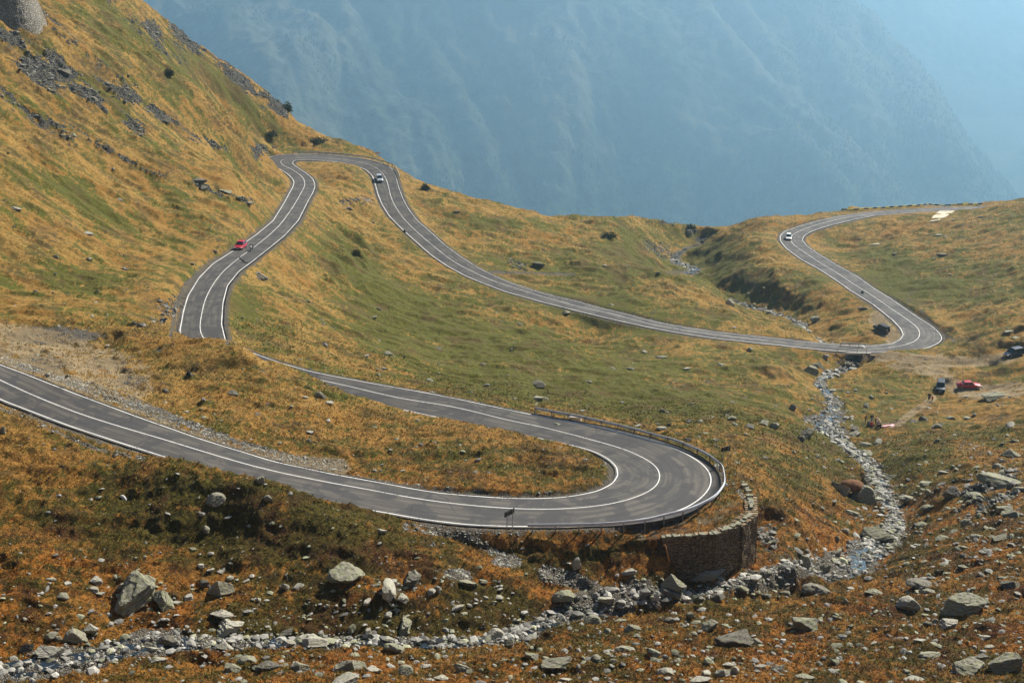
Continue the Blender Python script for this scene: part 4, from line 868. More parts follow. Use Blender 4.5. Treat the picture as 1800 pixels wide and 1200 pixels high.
# ------------------------------------------------------------ materials of made things
M = {k: simple(k, *a) for k, a in {
 'galvanised_steel': ((.66, .68, .70), .4, .25), 'rail_post': ((.24, .22, .19), .7), 'sign_back': ((.012, .013, .016), .55), 'sign_post': ((.28, .27, .25), .5, .5), 'sign_white': ((.80, .80, .80), .5), 'sign_red': ((.55, .02, .03), .5),
 'yellow_paint': ((.75, .62, .05), .55), 'black_paint': ((.02, .022, .03), .55), 'concrete': ((.46, .43, .37), .9), 'pale_concrete': ((.74, .69, .58), .9), 'painted_shade': ((.012, .012, .012), .95),
 'tyre': ((.018, .018, .018), .85), 'rim': ((.45, .45, .46), .35, .8), 'car_red': ((.42, .010, .030), .42, 0, .12, 6, .3), 'car_navy': ((.012, .030, .075), .45, 0, .12, 6, .25), 'car_slate': ((.016, .032, .046), .55, 0, .12, 6, .2), 'car_black': ((.010, .012, .016), .5, 0, .12, 6, .2),
 'car_silver': ((.50, .55, .58), .28, .3), 'car_white': ((.80, .80, .80), .28), 'car_glass': ((.012, .022, .03), .06), 'lamp_glass': ((.85, .85, .82), .1), 'tail_glass': ((.35, .01, .01), .15), 'plastic': ((.03, .03, .03), .6), 'plate': ((.75, .75, .70), .5),
 'skin': ((.50, .30, .20), .6), 'cloth_black': ((.015, .015, .018), .9), 'cloth_navy': ((.02, .03, .07), .9), 'cloth_red': ((.60, .02, .04), .85), 'cloth_white': ((.75, .74, .70), .85), 'cloth_blue': ((.30, .42, .55), .85), 'cloth_brown': ((.16, .07, .045), .85), 'cloth_maroon': ((.14, .02, .03), .9),
 'cloth_cream': ((.72, .62, .42), .85), 'hair_dark': ((.03, .02, .015), .8), 'hair_fair': ((.55, .45, .28), .8), 'blanket_pink': ((.85, .45, .50), .9), 'feather_black': ((.008, .008, .010), .7), 'bush_leaf': ((.050, .072, .022), .85), 'bush_wood': ((.08, .05, .03), .9), 'litter_white': ((.85, .85, .82), .6)}.items()}

def masonry(name, a, b, joint, sx, sz):
    t = NT(name); u = t.attr('along').outputs['Fac']; z = t.n('ShaderNodeSeparateXYZ', i0=t.pos()).outputs[2]
    v = t.n('ShaderNodeCombineXYZ', X=t.math('MULTIPLY', u, sx), Y=t.math('MULTIPLY', z, sz)).outputs[0]
    v = t.n('ShaderNodeVectorMath', _operation='ADD', i0=v, i1=t.n('ShaderNodeVectorMath', _operation='SCALE', i0=t.n('ShaderNodeTexNoise', Vector=t.pos(), Scale=1.4, Detail=3.0).outputs['Color'], Scale=.9).outputs[0]).outputs[0]
    vo = t.n('ShaderNodeTexVoronoi', Vector=v, Scale=1.0); e = t.n('ShaderNodeTexVoronoi', _feature='DISTANCE_TO_EDGE', Vector=v, Scale=1.0).outputs[0]
    k = t.n('ShaderNodeSeparateColor', i0=vo.outputs['Color']).outputs[0]; n = t.noise(t.pos(), 5, 4, .7)
    c = t.mix(k, a, b); c = t.mix(t.ramp(e, .10, .02), c, joint); c = t.mix(t.ramp(n, .55, .75, 0, .5), c, (.05, .04, .028)); c = t.mix(t.ramp(t.noise(t.pos(), .6, 3), .5, .65, 0, .5), c, (.16, .11, .05))
    return t.bsdf(c, .92, spec=.2, bump=t.math('ADD', t.ramp(e, 0, .2), n), bdist=.22, bstr=1.0)
M['wall_stone'] = masonry('wall_stone', (.22, .155, .09), (.46, .345, .21), (.03, .022, .015), 2.1, 5.5)
M['bastion_stone'] = masonry('bastion_stone', (.27, .25, .20), (.46, .42, .35), (.13, .12, .11), 2.0, 2.6)

# ------------------------------------------------------------ stone retaining wall under the near hairpin
def wall_strip(name, p, q, top, bot, th, parent, mat, s0, bulge=0.0, batter=0.0):
    p = Vector(p); q = Vector(q); L = (q - p).length; n = max(3, int(L / .35)); d = (q - p) / L; nn = Vector((d.y, -d.x)); nz = 16
    rgw = random.Random(int(s0 * 13)); V = []; al = []
    jag = [rgw.uniform(-.16, .10) for _ in range(n + 1)]
    for i in range(n + 1):
        c = p + d * L * i / n
        for side in (0, 1):
            for k in range(nz + 1):
                z = bot + (top + jag[i] - bot) * k / nz; o = ((.02 + .10 * (top - z) / 6 + rgw.uniform(-.035, .05) + bulge - batter * (z - bot)) if side == 0 else -th)
                V.append((c.x + nn.x * o, c.y + nn.y * o, z)); al.append(s0 + L * i / n)
    m = nz + 1; F = []
    for i in range(n):
        for k in range(nz):
            a = i * 2 * m + k; b = (i + 1) * 2 * m + k; F.append((a, b, b + 1, a + 1)); F.append((b + m, a + m, a + m + 1, b + m + 1))
        a = i * 2 * m; b = (i + 1) * 2 * m; F.append((a + nz, b + nz, b + m + nz, a + m + nz))
    for i in (0, n):
        for k in range(nz):
            a = i * 2 * m + k; F.append((a, a + 1, a + m + 1, a + m) if i == 0 else (a + m, a + m + 1, a + 1, a))
    me = np_mesh(name, np.array(V), np.array(F)); fattr(me, 'along', np.array(al)); return link_mesh(name, me, mat, parent)
rgc = random.Random(9)
rw = empty('retaining_wall', (0, 0, 0)); tag(rw, 'rough brown stone retaining wall with broken top holding up the near hairpin', 'wall')
s0 = 0
for i in range(1, len(WALL) - 1):
    a, b = WALL[i, :2], WALL[i + 1, :2]; L = float(np.hypot(*(b - a)))
    wall_strip('wall_panel', a, b, WZ + (.12 if i < 5 else -.35), -80.5 if i < 5 else -79, (.55, .55, .8, .95, .7, .5)[i], rw, M['wall_stone'], s0, (0, 0, .34, .68, .68, .2)[i]); s0 += L
mb = MB(); rgc = random.Random(9)
for i in range(1, len(WALL) - 1):
    a, b = Vector(WALL[i, :2]), Vector(WALL[i + 1, :2]); L = (b - a).length; k = 0.2
    while k < L:
        c = a + (b - a) * (k / L); w_ = rgc.uniform(.3, .75)
        if rgc.random() < .8: mb.box((c.x + rgc.uniform(-.1, .1), c.y + rgc.uniform(-.1, .1), WZ + .12 + rgc.uniform(-.08, .14)), (w_, rgc.uniform(.35, .8), rgc.uniform(.14, .34)), math.atan2((b - a).y, (b - a).x) + rgc.uniform(-.25, .25))
        k += w_ * 1.02
mb.build('coping_stones', ROCKM['g'], rw, bevel=.03)

# ------------------------------------------------------------ bastion at the top left
bs = empty('stone_bastion', (0, 0, 0)); tag(bs, 'pale stone bastion wall cropped by the top left corner of the hillside', 'wall')
ba_ = hit(26, 54)[0]; pts = np.array([[ba_[0] + a, ba_[1] + b] for a, b in ((-22, -9), (-14, -6.5), (-6, -2.6), (.2, .4), (2.6, 2.6), (3.8, 6), (3.6, 12))]); Sw = spline(pts, .4); Tw = np.gradient(Sw, axis=0); Tw /= np.linalg.norm(Tw, axis=1)[:, None]; V = []; al = []; nz = 30; bot, top = ba_[2] - 4.5, ba_[2] + 10
for k in range(len(Sw)):
    nn = np.array([Tw[k, 1], -Tw[k, 0]])
    for q in range(nz + 1): z = bot + (top - bot) * q / nz; o = 1.6 - .32 * (z - bot) + rgc.uniform(-.05, .05); V.append((Sw[k, 0] + nn[0] * o, Sw[k, 1] + nn[1] * o, z)); al.append(k * .4)
    V.append((Sw[k, 0] - nn[0] * 6, Sw[k, 1] - nn[1] * 6, top)); al.append(k * .4); V.append((Sw[k, 0] - nn[0] * 6, Sw[k, 1] - nn[1] * 6, bot)); al.append(k * .4)
m_ = nz + 3; F = [(k * m_ + q, (k + 1) * m_ + q, (k + 1) * m_ + (q + 1) % m_, k * m_ + (q + 1) % m_) for k in range(len(Sw) - 1) for q in range(m_)]
me = np_mesh('stone_bastion', np.array(V), np.array(F)); fattr(me, 'along', np.array(al)); link_mesh('stone_face', me, M['bastion_stone'], bs)

# ------------------------------------------------------------ bridge over the stream
ib = int(np.argmin((RCW[:, 0] - 74.3)**2 + (RCW[:, 1] - 293.8)**2)); ct = Vector(RT[ib]); cn = Vector(RN[ib]); cp = Vector(RCW[ib]); ang_b = math.atan2(ct.y, ct.x)
br = empty('road_bridge', (cp.x, cp.y, cp.z), ang_b); tag(br, 'low stone culvert bridge carrying the road over the mountain stream', 'bridge')
def strip_local(name, x0, y0, x1, y1, top, bot, th, s0):
    c, s = math.cos(ang_b), math.sin(ang_b); f = lambda x, y: (x * c - y * s + cp.x, x * s + y * c + cp.y)
    o = wall_strip(name, f(x0, y0), f(x1, y1), cp.z + top, cp.z + bot, th, None, M['wall_stone'], s0)
    o.parent = br; o.matrix_parent_inverse = (Matrix.Translation(br.location) @ Matrix.Rotation(ang_b, 4, 'Z')).inverted(); return o
hw_ = WR[ib] + extraR[ib]; hl_ = WL[ib] + extraL[ib]
MB().box((0, (hl_ - hw_) / 2, -.36), (7.6, hw_ + hl_ + .5, .34)).build('deck', M['concrete'], br, bevel=.03)
for x in (-2.35, 2.35): strip_local('abutment', x - .02, -hw_ - .15, x + .02, hl_ + .15, -.5, -4.2, .5, x + 5) if False else MB().box((x * 1.12, (hl_ - hw_) / 2, -2.35), (.55, hw_ + hl_ + .4, 3.7)).build('abutment', M['painted_shade'] if False else M['concrete'], br, bevel=.04)
strip_local('wing_wall', -5.6, -hw_ - 1.6, -2.5, -hw_ - .25, -.35, -4.0, .5, 11); strip_local('wing_wall', 2.6, -hw_ - .25, 4.9, -hw_ - 1.1, -.35, -4.0, .5, 17)
MB().box((0, -hw_ - .18, -.28), (8.2, .32, .42)).build('edge_beam', M['concrete'], br, bevel=.03)
rl = MB()
for zz in (.55, 1.0): rl.tube([(-3.2, -hw_ - .15, zz), (3.2, -hw_ - .15, zz)], .035)
rl.build('handrail', M['rail_post'], br)
for x in (-3.2, -1.1, 1.1, 3.2): MB().tube([(x, -hw_ - .15, -.2), (x, -hw_ - .15, 1.05)], .045).build('rail_post', M['rail_post'], br)

# ------------------------------------------------------------ steel guard rails
def guard_rail(pix, lift, label, gap, zr=None):
    P = []
    for u, v in pix:
        z = -90.0 if zr is None else zr
        for _ in range(8):
            x, y, z = at_z(u, v, z); j = int(np.argmin((RCW[:, 0] - x)**2 + (RCW[:, 1] - y)**2)); z = RCW[j, 2] + lift
        P.append((float(x), float(y), float(z)))
    S = spline(np.array(P), .25); root = empty('guard_rail', tuple(P[0])); tag(root, label, 'guard rail')
    prof = [(-.05, .17), (.0, .17), (.05, .11), (0, .05), (0, -.02), (.05, -.07), (.03, -.15), (-.02, -.17)]
    T = np.gradient(S[:, :2], axis=0); T /= np.linalg.norm(T, axis=1)[:, None] + 1e-9; rings = []
    for p, t_ in zip(S, T):
        n_ = np.array([-t_[1], t_[0]]); r = [(p[0] + n_[0] * o, p[1] + n_[1] * o, p[2] + z - .16) for o, z in prof] + [(p[0] + n_[0] * (o - .015), p[1] + n_[1] * (o - .015), p[2] + z - .16) for o, z in prof[::-1]]; rings.append([Vector(q) - Vector(P[0]) for q in r])
    MB().loft(rings).build('rail_beam', M['galvanised_steel'], root)
    L = 0
    for k in range(0, len(S), int(gap / .25)):
        p = S[k]; g_ = float(H(p[0], p[1])); n_ = Vector((-T[k][1], T[k][0]))
        MB().box((p[0] - P[0][0] - .07 * n_.x, p[1] - P[0][1] - .07 * n_.y, (p[2] - .02 + g_ - .35) / 2 - P[0][2]), (.10, .12, p[2] - .02 - (g_ - .35)), math.atan2(T[k][1], T[k][0])).build('rail_post', M['rail_post'], root)
    return root
guard_rail([(941,715),(983,723),(1025,731),(1070,741),(1112.5,751),(1152,762),(1190,772.5),(1216,783),(1240,794),(1256,805),(1269,816),(1273,830),(1274,845),(1267,858),(1256,870),(1235,882),(1210,892.5),(1172,902),(1133,911),(1080,917),(1032,919.5),(925,920.8)], .78, 'galvanised steel guard rail sweeping round the outside of the near hairpin', 2.5, -72)
guard_rail([(514,266.7),(532,266.4),(550,266.7),(575,267.7),(600,269.6),(623,272.2),(648,276),(669,281),(690,288),(697.5,296.7),(702.5,309)], .8, 'pale steel guard rail along the outer edge of the far hairpin', 2.0, -91)
guard_rail([(1478,601.5),(1500,602.8),(1524,604.5)], .85, 'short white steel rail above the small bridge over the stream', 2.0, -108.5)

# ------------------------------------------------------------ chequered barrier at the far bend
bx_ = [(1479,371.5),(1500,370.2),(1530,368.2),(1560,366.2),(1590,364.6),(1615,362.8),(1650,361.2),(1690,360.2),(1728,359.6)]
Pb = []
for u, v in bx_:
    h_ = None
    for q in np.arange(v, v + 9, .4):
        p = hit(u, q + .5)[0]
        if np.isfinite(p).all() and p[1] < 490: h_ = p; break
    if h_ is not None: Pb.append(h_)
Pb = np.array(Pb); Pb[:, 1] = smooth1(Pb[:, 1], 1) - .6
for i in range(len(Pb)): u_ = bx_[i][0]; d_ = Pb[i, 1] * CP - Pb[i, 2] * SP; Pb[i, 0] = (u_ - 900) / FPX * d_
Sb = spline(Pb, .5); ba = empty('safety_barrier', tuple(Sb[0])); tag(ba, 'yellow and black banded safety barrier lining the far bend on the skyline', 'barrier'); o0 = Vector(Sb[0])
zs = smooth1(H(Sb[:, 0], Sb[:, 1]), 8)
step = 4
for n_, k in enumerate(range(0, len(Sb) - step, step)):
    a = Vector((Sb[k][0], Sb[k][1], zs[k] + .62)); b = Vector((Sb[k + step][0], Sb[k + step][1], zs[k + step] + .62)); c = (a + b) / 2 - o0; L = (b - a).length; d = b - a
    Mx = Matrix.Translation(c) @ d.to_track_quat('X', 'Z').to_matrix().to_4x4()
    MB().box((0, 0, 0), (L - .01, .24, .44), M=Mx).build('yellow_band' if n_ % 2 else 'black_band', M['yellow_paint'] if n_ % 2 else M['black_paint'], ba)
    if n_ % 2 == 0: MB().box((a.x - o0.x, a.y - o0.y, a.z - o0.z - .75), (.22, .2, 1.2)).build('barrier_post', M['concrete'], ba)

# ------------------------------------------------------------ signs
def board_sign(u0, v0, u1, v1, ht, label, ua, ub):
    p = hit(u0, v0)[0]; q = hit(u1, v1)[0]; c = (p + q) / 2; a = Vector(ub) - Vector(ua)
    r = empty('direction_board', tuple(c), math.atan2(a.y, a.x)); tag(r, label, 'road sign'); L = a.length
    for s in (-1, 1): MB().tube([(s * L * .27, 0, -.5), (s * L * .27, 0, ht)], .035).build('sign_post', M['sign_post'], r)
    MB().box((0, .05, ht - .33), (L, .03, .62)).build('sign_board', M['sign_back'], r, bevel=.01)
    MB().box((0, .03, ht - .18), (L * .96, .03, .04)).box((0, .03, ht - .5), (L * .96, .03, .04)).build('mounting_rail', M['sign_post'], r)
board_sign(891,941,901,936,2.85,'black-backed road board on two thin posts below the near road', (0,0), (1.05,1.15))
board_sign(1269,820,1280,822,2.7,'black-backed road board on two posts outside the guard rail bend', (0,0), (1.15,.55))
def chevron_sign(u, v, label, left, zoff=0.0):
    p = hit(u, v)[0]; r = empty('chevron_sign', (p[0], p[1], p[2]), 0.0); tag(r, label, 'road sign'); W = 1.6
    for s in (-1, 1): MB().tube([(s * .45, .05, -.5), (s * .45, .05, 1.9)], .04).build('sign_post', M['sign_post'], r)
    MB().box((0, 0, 1.65), (W, .04, .55)).build('sign_board', M['sign_white'], r)
    mb = MB(); k = -1 if left else 1
    for i in (-1, 0, 1):
        x = i * .48; y = -.035
        for (a, b) in (((x - .14 * k, 1.42), (x + .10 * k, 1.65)), ((x + .10 * k, 1.65), (x - .14 * k, 1.88))):
            w_ = .20; mb.add([(a[0] - w_ / 2, y, a[1]), (a[0] + w_ / 2, y, a[1]), (b[0] + w_ / 2, y, b[1]), (b[0] - w_ / 2, y, b[1]), (a[0] - w_ / 2, y + .01, a[1]), (a[0] + w_ / 2, y + .01, a[1]), (b[0] + w_ / 2, y + .01, b[1]), (b[0] - w_ / 2, y + .01, b[1])], [(0, 1, 2, 3), (7, 6, 5, 4), (0, 4, 5, 1), (1, 5, 6, 2), (2, 6, 7, 3), (3, 7, 4, 0)])
    mb.build('chevron_marks', M['sign_red'], r)
chevron_sign(483, 269, 'red and white chevron sign at the left end of the far hairpin', False)
chevron_sign(664, 278.5, 'red and white chevron sign behind the guard rail of the far hairpin', True)
def warning_sign(u, v, ht, label):
    p = hit(u, v)[0]; r = empty('warning_sign', tuple(p)); tag(r, label, 'road sign')
    MB().tube([(0, 0, -.4), (0, 0, ht)], .035).build('sign_post', M['sign_post'], r)
    MB().add([(-.48, -.06, ht - .78), (.48, -.06, ht - .78), (0, -.06, ht + .05), (-.48, -.03, ht - .78), (.48, -.03, ht - .78), (0, -.03, ht + .05)], [(0, 1, 2), (5, 4, 3), (0, 3, 4, 1), (1, 4, 5, 2), (2, 5, 3, 0)]).build('sign_plate', M['sign_back'], r)
warning_sign(1514.5, 527, 2.5, 'dark triangular warning sign on a post below the far right road')
warning_sign(711, 418, 2.2, 'small dark triangular sign at the edge of the descending middle road')

# ------------------------------------------------------------ small concrete things
p = hit(1013, 738)[0]; o = MB().box((0, 0, .25), (1.35, .7, .5)).box((0, 0, .53), (1.5, .85, .09)).build('concrete_block', M['pale_concrete'], bevel=.03); o.location = p; o.rotation_euler = (0, .02, -.25); tag(o, 'white-topped concrete drain block under the near guard rail', 'concrete block')
p = hit(457, 489)[0]; r = empty('drain_chute', tuple(p), -.95); tag(r, 'dark open drain chute with pale concrete kerbs beside the left road', 'drain')
for y in (-.75, .0, .75): MB().box((0, y, .22), (3.6, .14 if y else .1, .5)).build('kerb', M['concrete'], r, bevel=.02)
MB().box((0, 0, .04), (3.5, 1.45, .1)).build('channel_floor', M['painted_shade'], r); MB().box((-1.85, 0, .32), (.25, 1.8, .6)).build('headwall', M['concrete'], r, bevel=.03)  # near-black floor colour stands in for shade inside the drain opening
# ruined pale slab on the far right hill
q = hit(np.array([1651, 1678, 1665, 1650, 1634, 1640]), np.array([372, 371.5, 380.5, 388, 391, 381])); c = q.mean(0); top = [tuple(Vector(a - c) + Vector((0, 0, .25))) for a in q]; bot = [(a[0], a[1], a[2] - .7) for a in top]; n5 = len(top)
o = MB().add(top + bot, [tuple(range(n5)), tuple(reversed(range(n5, 2 * n5)))] + [(i, i + n5, (i + 1) % n5 + n5, (i + 1) % n5) for i in range(n5)]).build('ruined_slab', ROCKM['c'], bevel=.05); o.location = c; tag(o, 'broad cream ruined concrete slab lying on the hillside below the banded barrier', 'concrete slab')
p = hit(218, 875)[0]; o = MB().loft([[(x * s, y * s, z) for x, y in ((-.5, -.1), (-.1, -.2), (.5, -.14), (.42, .1), (0, .16), (-.4, .12))] for s, z in ((.9, 0), (1, .1), (.6, .24), (.25, .3))]).build('plastic_litter', M['litter_white']); o.location = p; o.rotation_euler = (.2, .3, -.6); tag(o, 'crumpled white litter lying on the dark green slope', 'litter')
# wooden stake at the broken bank
p = hit(1177, 985)[0]; o = MB().tube([(0, 0, -.3), (-.25, 0, .9), (-.55, .05, 1.9)], [.14, .12, .06], 7).build('timber_stake', simple('bare_timber', (.42, .20, .07), .85)); o.location = p; tag(o, 'splintered orange timber stake leaning at the left end of the stone wall', 'stake')

# ------------------------------------------------------------ vehicles
def car(label, cat, paint, loc, yaw, L=4.3, W=1.72, Ht=1.42, kind='saloon', open_boot=False, name='car'):
    root = empty(name, tuple(loc), yaw); tag(root, label, cat); h = L / 2; w = W / 2
    van = kind in ('van', 'suv'); belt = .95 if van else .86; hood = belt - (.06 if kind == 'suv' else .14); wr = .36 if kind == 'suv' else .31
    st = {'saloon': [(-h, .55, belt - .18, .86), (-h + .12, .34, belt - .05, .95), (-h + .9, .26, belt, 1), (0, .24, belt, 1), (h - 1.35, .25, belt, 1), (h - .7, .26, hood + .03, .98), (h - .15, .30, hood - .12, .93), (h, .40, hood - .30, .84)],
          'hatch': [(-h, .45, belt - .05, .88), (-h + .12, .32, belt, .96), (-h + .8, .26, belt, 1), (0, .24, belt, 1), (h - 1.2, .25, belt, 1), (h - .6, .26, hood + .02, .98), (h - .12, .30, hood - .14, .92), (h, .42, hood - .30, .82)],
          'van': [(-h, .42, belt, .92), (-h + .1, .32, belt + .02, .98), (-h + .8, .26, belt + .02, 1), (0, .24, belt, 1), (h - 1.2, .25, belt - .02, 1), (h - .6, .27, hood, .97), (h - .12, .32, hood - .20, .90), (h, .42, hood - .34, .80)],
          'suv': [(-h, .42, belt + .04, .94), (-h + .08, .36, belt + .06, 1), (-h + .8, .34, belt + .06, 1), (0, .33, belt + .06, 1), (h - 1.4, .34, belt + .05, 1), (h - .6, .36, hood + .06, 1), (h - .1, .38, hood, .97), (h, .42, hood - .14, .92)]}[kind]
    rings = []
    for x, zb, zt, f in st: rings.append([(x, -w * f, zb + .06), (x, -w * f * .93, zb), (x, w * f * .93, zb), (x, w * f, zb + .06), (x, w * f, (zb + zt) / 2 + .06), (x, w * f * .94, zt - .03), (x, w * f * .86, zt), (x, -w * f * .86, zt), (x, -w * f * .94, zt - .03), (x, -w * f, (zb + zt) / 2 + .06)])
    MB().loft(rings).build('body', M[paint], root, True, bevel=.02)
    xr0, xr1, xf1, xf0 = {'saloon': (-h + .95, -h + 1.35, h - 2.0, h - 1.35), 'hatch': (-h + .12, -h + .65, h - 1.9, h - 1.15), 'van': (-h + .06, -h + .3, h - 1.9, h - .95), 'suv': (-h + .04, -h + .14, h - 1.75, h - 1.35)}[kind]
    zb, zt = belt - .02, Ht; wb, wt = w * .90, w * .74
    gb = [(xr0, -wb), (xf0, -wb), (xf0, wb), (xr0, wb)]; gt = [(xr1, -wt), (xf1, -wt), (xf1, wt), (xr1, wt)]
    ins = .03
    def quad(name, a, b, c, d, mt, off):
        a, b, c, d = map(Vector, (a, b, c, d)); n_ = (b - a).cross(c - a).normalized(); ce = (a + b + c + d) / 4
        q = [ce + (p_ - ce) * .90 for p_ in (a, b, c, d)]; return MB().add([p_ + n_ * off for p_ in q] + [p_ - n_ * .02 for p_ in q], [(0, 1, 2, 3), (7, 6, 5, 4), (0, 4, 5, 1), (1, 5, 6, 2), (2, 6, 7, 3), (3, 7, 4, 0)]).build(name, mt, root)
    cb = MB().loft([[(x, y, zb) for x, y in gb], [(x, y, zt - .05) for x, y in gt], [(x * .97 + (xr1 + xf1) / 2 * .03, y * .9, zt) for x, y in gt]]); cb.build('cabin', M[paint], root, bevel=.03)
    B3 = [(x, y, zb) for x, y in gb]; T3 = [(x, y, zt - .06) for x, y in gt]
    quad('windscreen', B3[1], B3[2], T3[2], T3[1], M['car_glass'], .008); quad('rear_window', B3[3], B3[0], T3[0], T3[3], M['car_glass'], .008)
    lerp = lambda a, b, f: tuple(p_ + (q_ - p_) * f for p_, q_ in zip(a, b))
    cuts = (0, .34, .67, 1) if van else (0, .48, 1)
    for s0_, s1_ in zip(cuts[:-1], cuts[1:]):
        quad('side_window', lerp(B3[0], B3[1], s0_), lerp(B3[0], B3[1], s1_), lerp(T3[0], T3[1], s1_), lerp(T3[0], T3[1], s0_), M['car_glass'], .008)
        quad('side_window', lerp(B3[2], B3[3], s0_), lerp(B3[2], B3[3], s1_), lerp(T3[2], T3[3], s1_), lerp(T3[2], T3[3], s0_), M['car_glass'], .008)
    for x in (-h + .78, h - .82):
        for s in (-1, 1):
            wl_ = MB().disc((x, s * (w - .10), wr), (0, 1, 0), wr, .2, 22).build('wheel', M['tyre'], root, True, bevel=.02); MB().disc((x, s * (w + .005), wr), (0, 1, 0), wr * .62, .03, 14).build('rim', M['rim'], wl_)
    for s in (-1, 1):
        MB().box((h - .10, s * w * .66, hood - .20), (.18, .34, .16)).build('headlight', M['lamp_glass'], root, bevel=.03)
        MB().box((-h + .04, s * w * .76, belt - .16), (.12, .22, .20)).build('tail_light', M['tail_glass'], root, bevel=.02)
        MB().box((xf0 - .18, s * (w + .09), belt + .06), (.12, .18, .13)).build('wing_mirror', M[paint], root, bevel=.03)
    MB().box((h - .02, 0, .42), (.16, W * .86, .20)).build('front_bumper', M['plastic'], root, bevel=.04); MB().box((-h + .02, 0, .44), (.16, W * .88, .20)).build('rear_bumper', M['plastic'], root, bevel=.04)
    MB().box((h + .02, 0, .60), (.05, W * .42, .12)).build('grille', M['plastic'], root); MB().box((h + .07, 0, .44), (.02, .5, .11)).build('number_plate', M['plate'], root); MB().box((-h - .07, 0, .5), (.02, .5, .11)).build('number_plate', M['plate'], root)
    if open_boot == 'boot': MB().box((0, 0, 0), (.85, W * .8, .05), M=Matrix.Translation((-h + .72, 0, belt + .30)) @ Matrix.Rotation(R(48), 4, 'Y')).build('boot_lid', M[paint], root, bevel=.02)
    if open_boot == 'gate': MB().box((0, 0, 0), (1.05, W * .8, .06), M=Matrix.Translation((-h - .38, 0, Ht + .12)) @ Matrix.Rotation(R(14), 4, 'Y')).build('tailgate', M[paint], root, bevel=.02); MB().box((-h + .05, .1, belt + .0), (.3, .4, .3)).build('luggage', M['cloth_white'], root, bevel=.05)
    return root
def on_road(u, v, off_frac, toward):
    p = hit(u, v)[0]; j = int(np.argmin((RCW[:, 0] - p[0])**2 + (RCW[:, 1] - p[1])**2)); t_ = RT[j] * toward; return (p[0], p[1], float(RCW[j, 2]) + .03), math.atan2(t_[1], t_[0]), j
def slope_fix(o):
    x, y, z = o.location; a = o.rotation_euler[2]; d = (math.cos(a), math.sin(a)); zf = float(H(x + 1.3 * d[0], y + 1.3 * d[1])); zb = float(H(x - 1.3 * d[0], y - 1.3 * d[1])); zl = float(H(x - .7 * d[1], y + .7 * d[0])); zr = float(H(x + .7 * d[1], y - .7 * d[0]))
    cl = lambda q: max(-.07, min(.07, q)); o.rotation_euler = (cl(math.atan2(zl - zr, 1.4)), -cl(math.atan2(zf - zb, 2.6)), a); o.location.z = (zf + zb + zl + zr) / 4 + (.16 if fs(REDGE, np.array([x]), np.array([y]), 99)[0] < .8 else .03)
def place(u, v, yaw): p = hit(u, v)[0]; return tuple(p), yaw
l, a, _ = on_road(423, 438, 0, -1); c_ = car('raspberry red car with lit headlights driving on the left mountain road', 'car', 'car_red', l, a, 4.1, 1.75, 1.45, 'hatch'); slope_fix(c_)
l, a, _ = on_road(667, 318, 0, 1); c_ = car('silver car on the left lane just after the far hairpin', 'car', 'car_silver', l, a, 4.2, 1.72, 1.5, 'hatch'); slope_fix(c_)
l, a, _ = on_road(1386, 421, 0, -1); c_ = car('white car rounding the far right bend', 'car', 'car_white', l, a, 4.3, 1.75, 1.6, 'hatch'); slope_fix(c_)
l, a = place(1703, 681, R(-4)); c_ = car('red saloon parked side-on with its boot lid raised', 'car', 'car_red', l, a, 4.75, 1.78, 1.40, 'saloon', 'boot'); slope_fix(c_)
l, a = place(1653, 685, R(-108)); c_ = car('dark slate off-road car parked facing the viewer left of the red saloon', 'car', 'car_slate', l, a, 4.5, 1.85, 1.80, 'suv'); slope_fix(c_)
l, a = place(1549, 582, R(115)); c_ = car('black off-road car with open tailgate on the lay-by inside the bend', 'car', 'car_black', l, a, 4.2, 1.80, 1.75, 'suv', 'gate'); slope_fix(c_)
l, a = place(1781, 625, R(207)); c_ = car('dark blue people carrier parked on the gravel track at the right edge', 'van', 'car_navy', l, a, 4.7, 1.85, 1.75, 'van', name='van'); slope_fix(c_)

# ------------------------------------------------------------ people
def skin_mesh(name, chains, mat, parent=None, sub=1):
    """chains: list of [(x,y,z,r), ...]; equal points are shared"""
    pts = {}; V = []; Rr = []; E = []
    for ch in chains:
        prev = None
        for x, y, z, r in ch:
            k = (round(x, 4), round(y, 4), round(z, 4))
            if k not in pts: pts[k] = len(V); V.append((x, y, z)); Rr.append(r)
            i = pts[k]
            if prev is not None and prev != i: E.append((prev, i))
            prev = i
    me = bpy.data.meshes.new(name); me.from_pydata(V, E, []); me.update(); o = link_mesh(name, me, mat, parent)
    sm = o.modifiers.new('skin', 'SKIN'); sl = me.skin_vertices[0].data
    for i, r in enumerate(Rr): sl[i].radius = (r, r); sl[i].use_root = (i == 0)
    sm.use_smooth_shade = True; ss = o.modifiers.new('subsurf', 'SUBSURF'); ss.levels = sub; ss.render_levels = sub
    return o
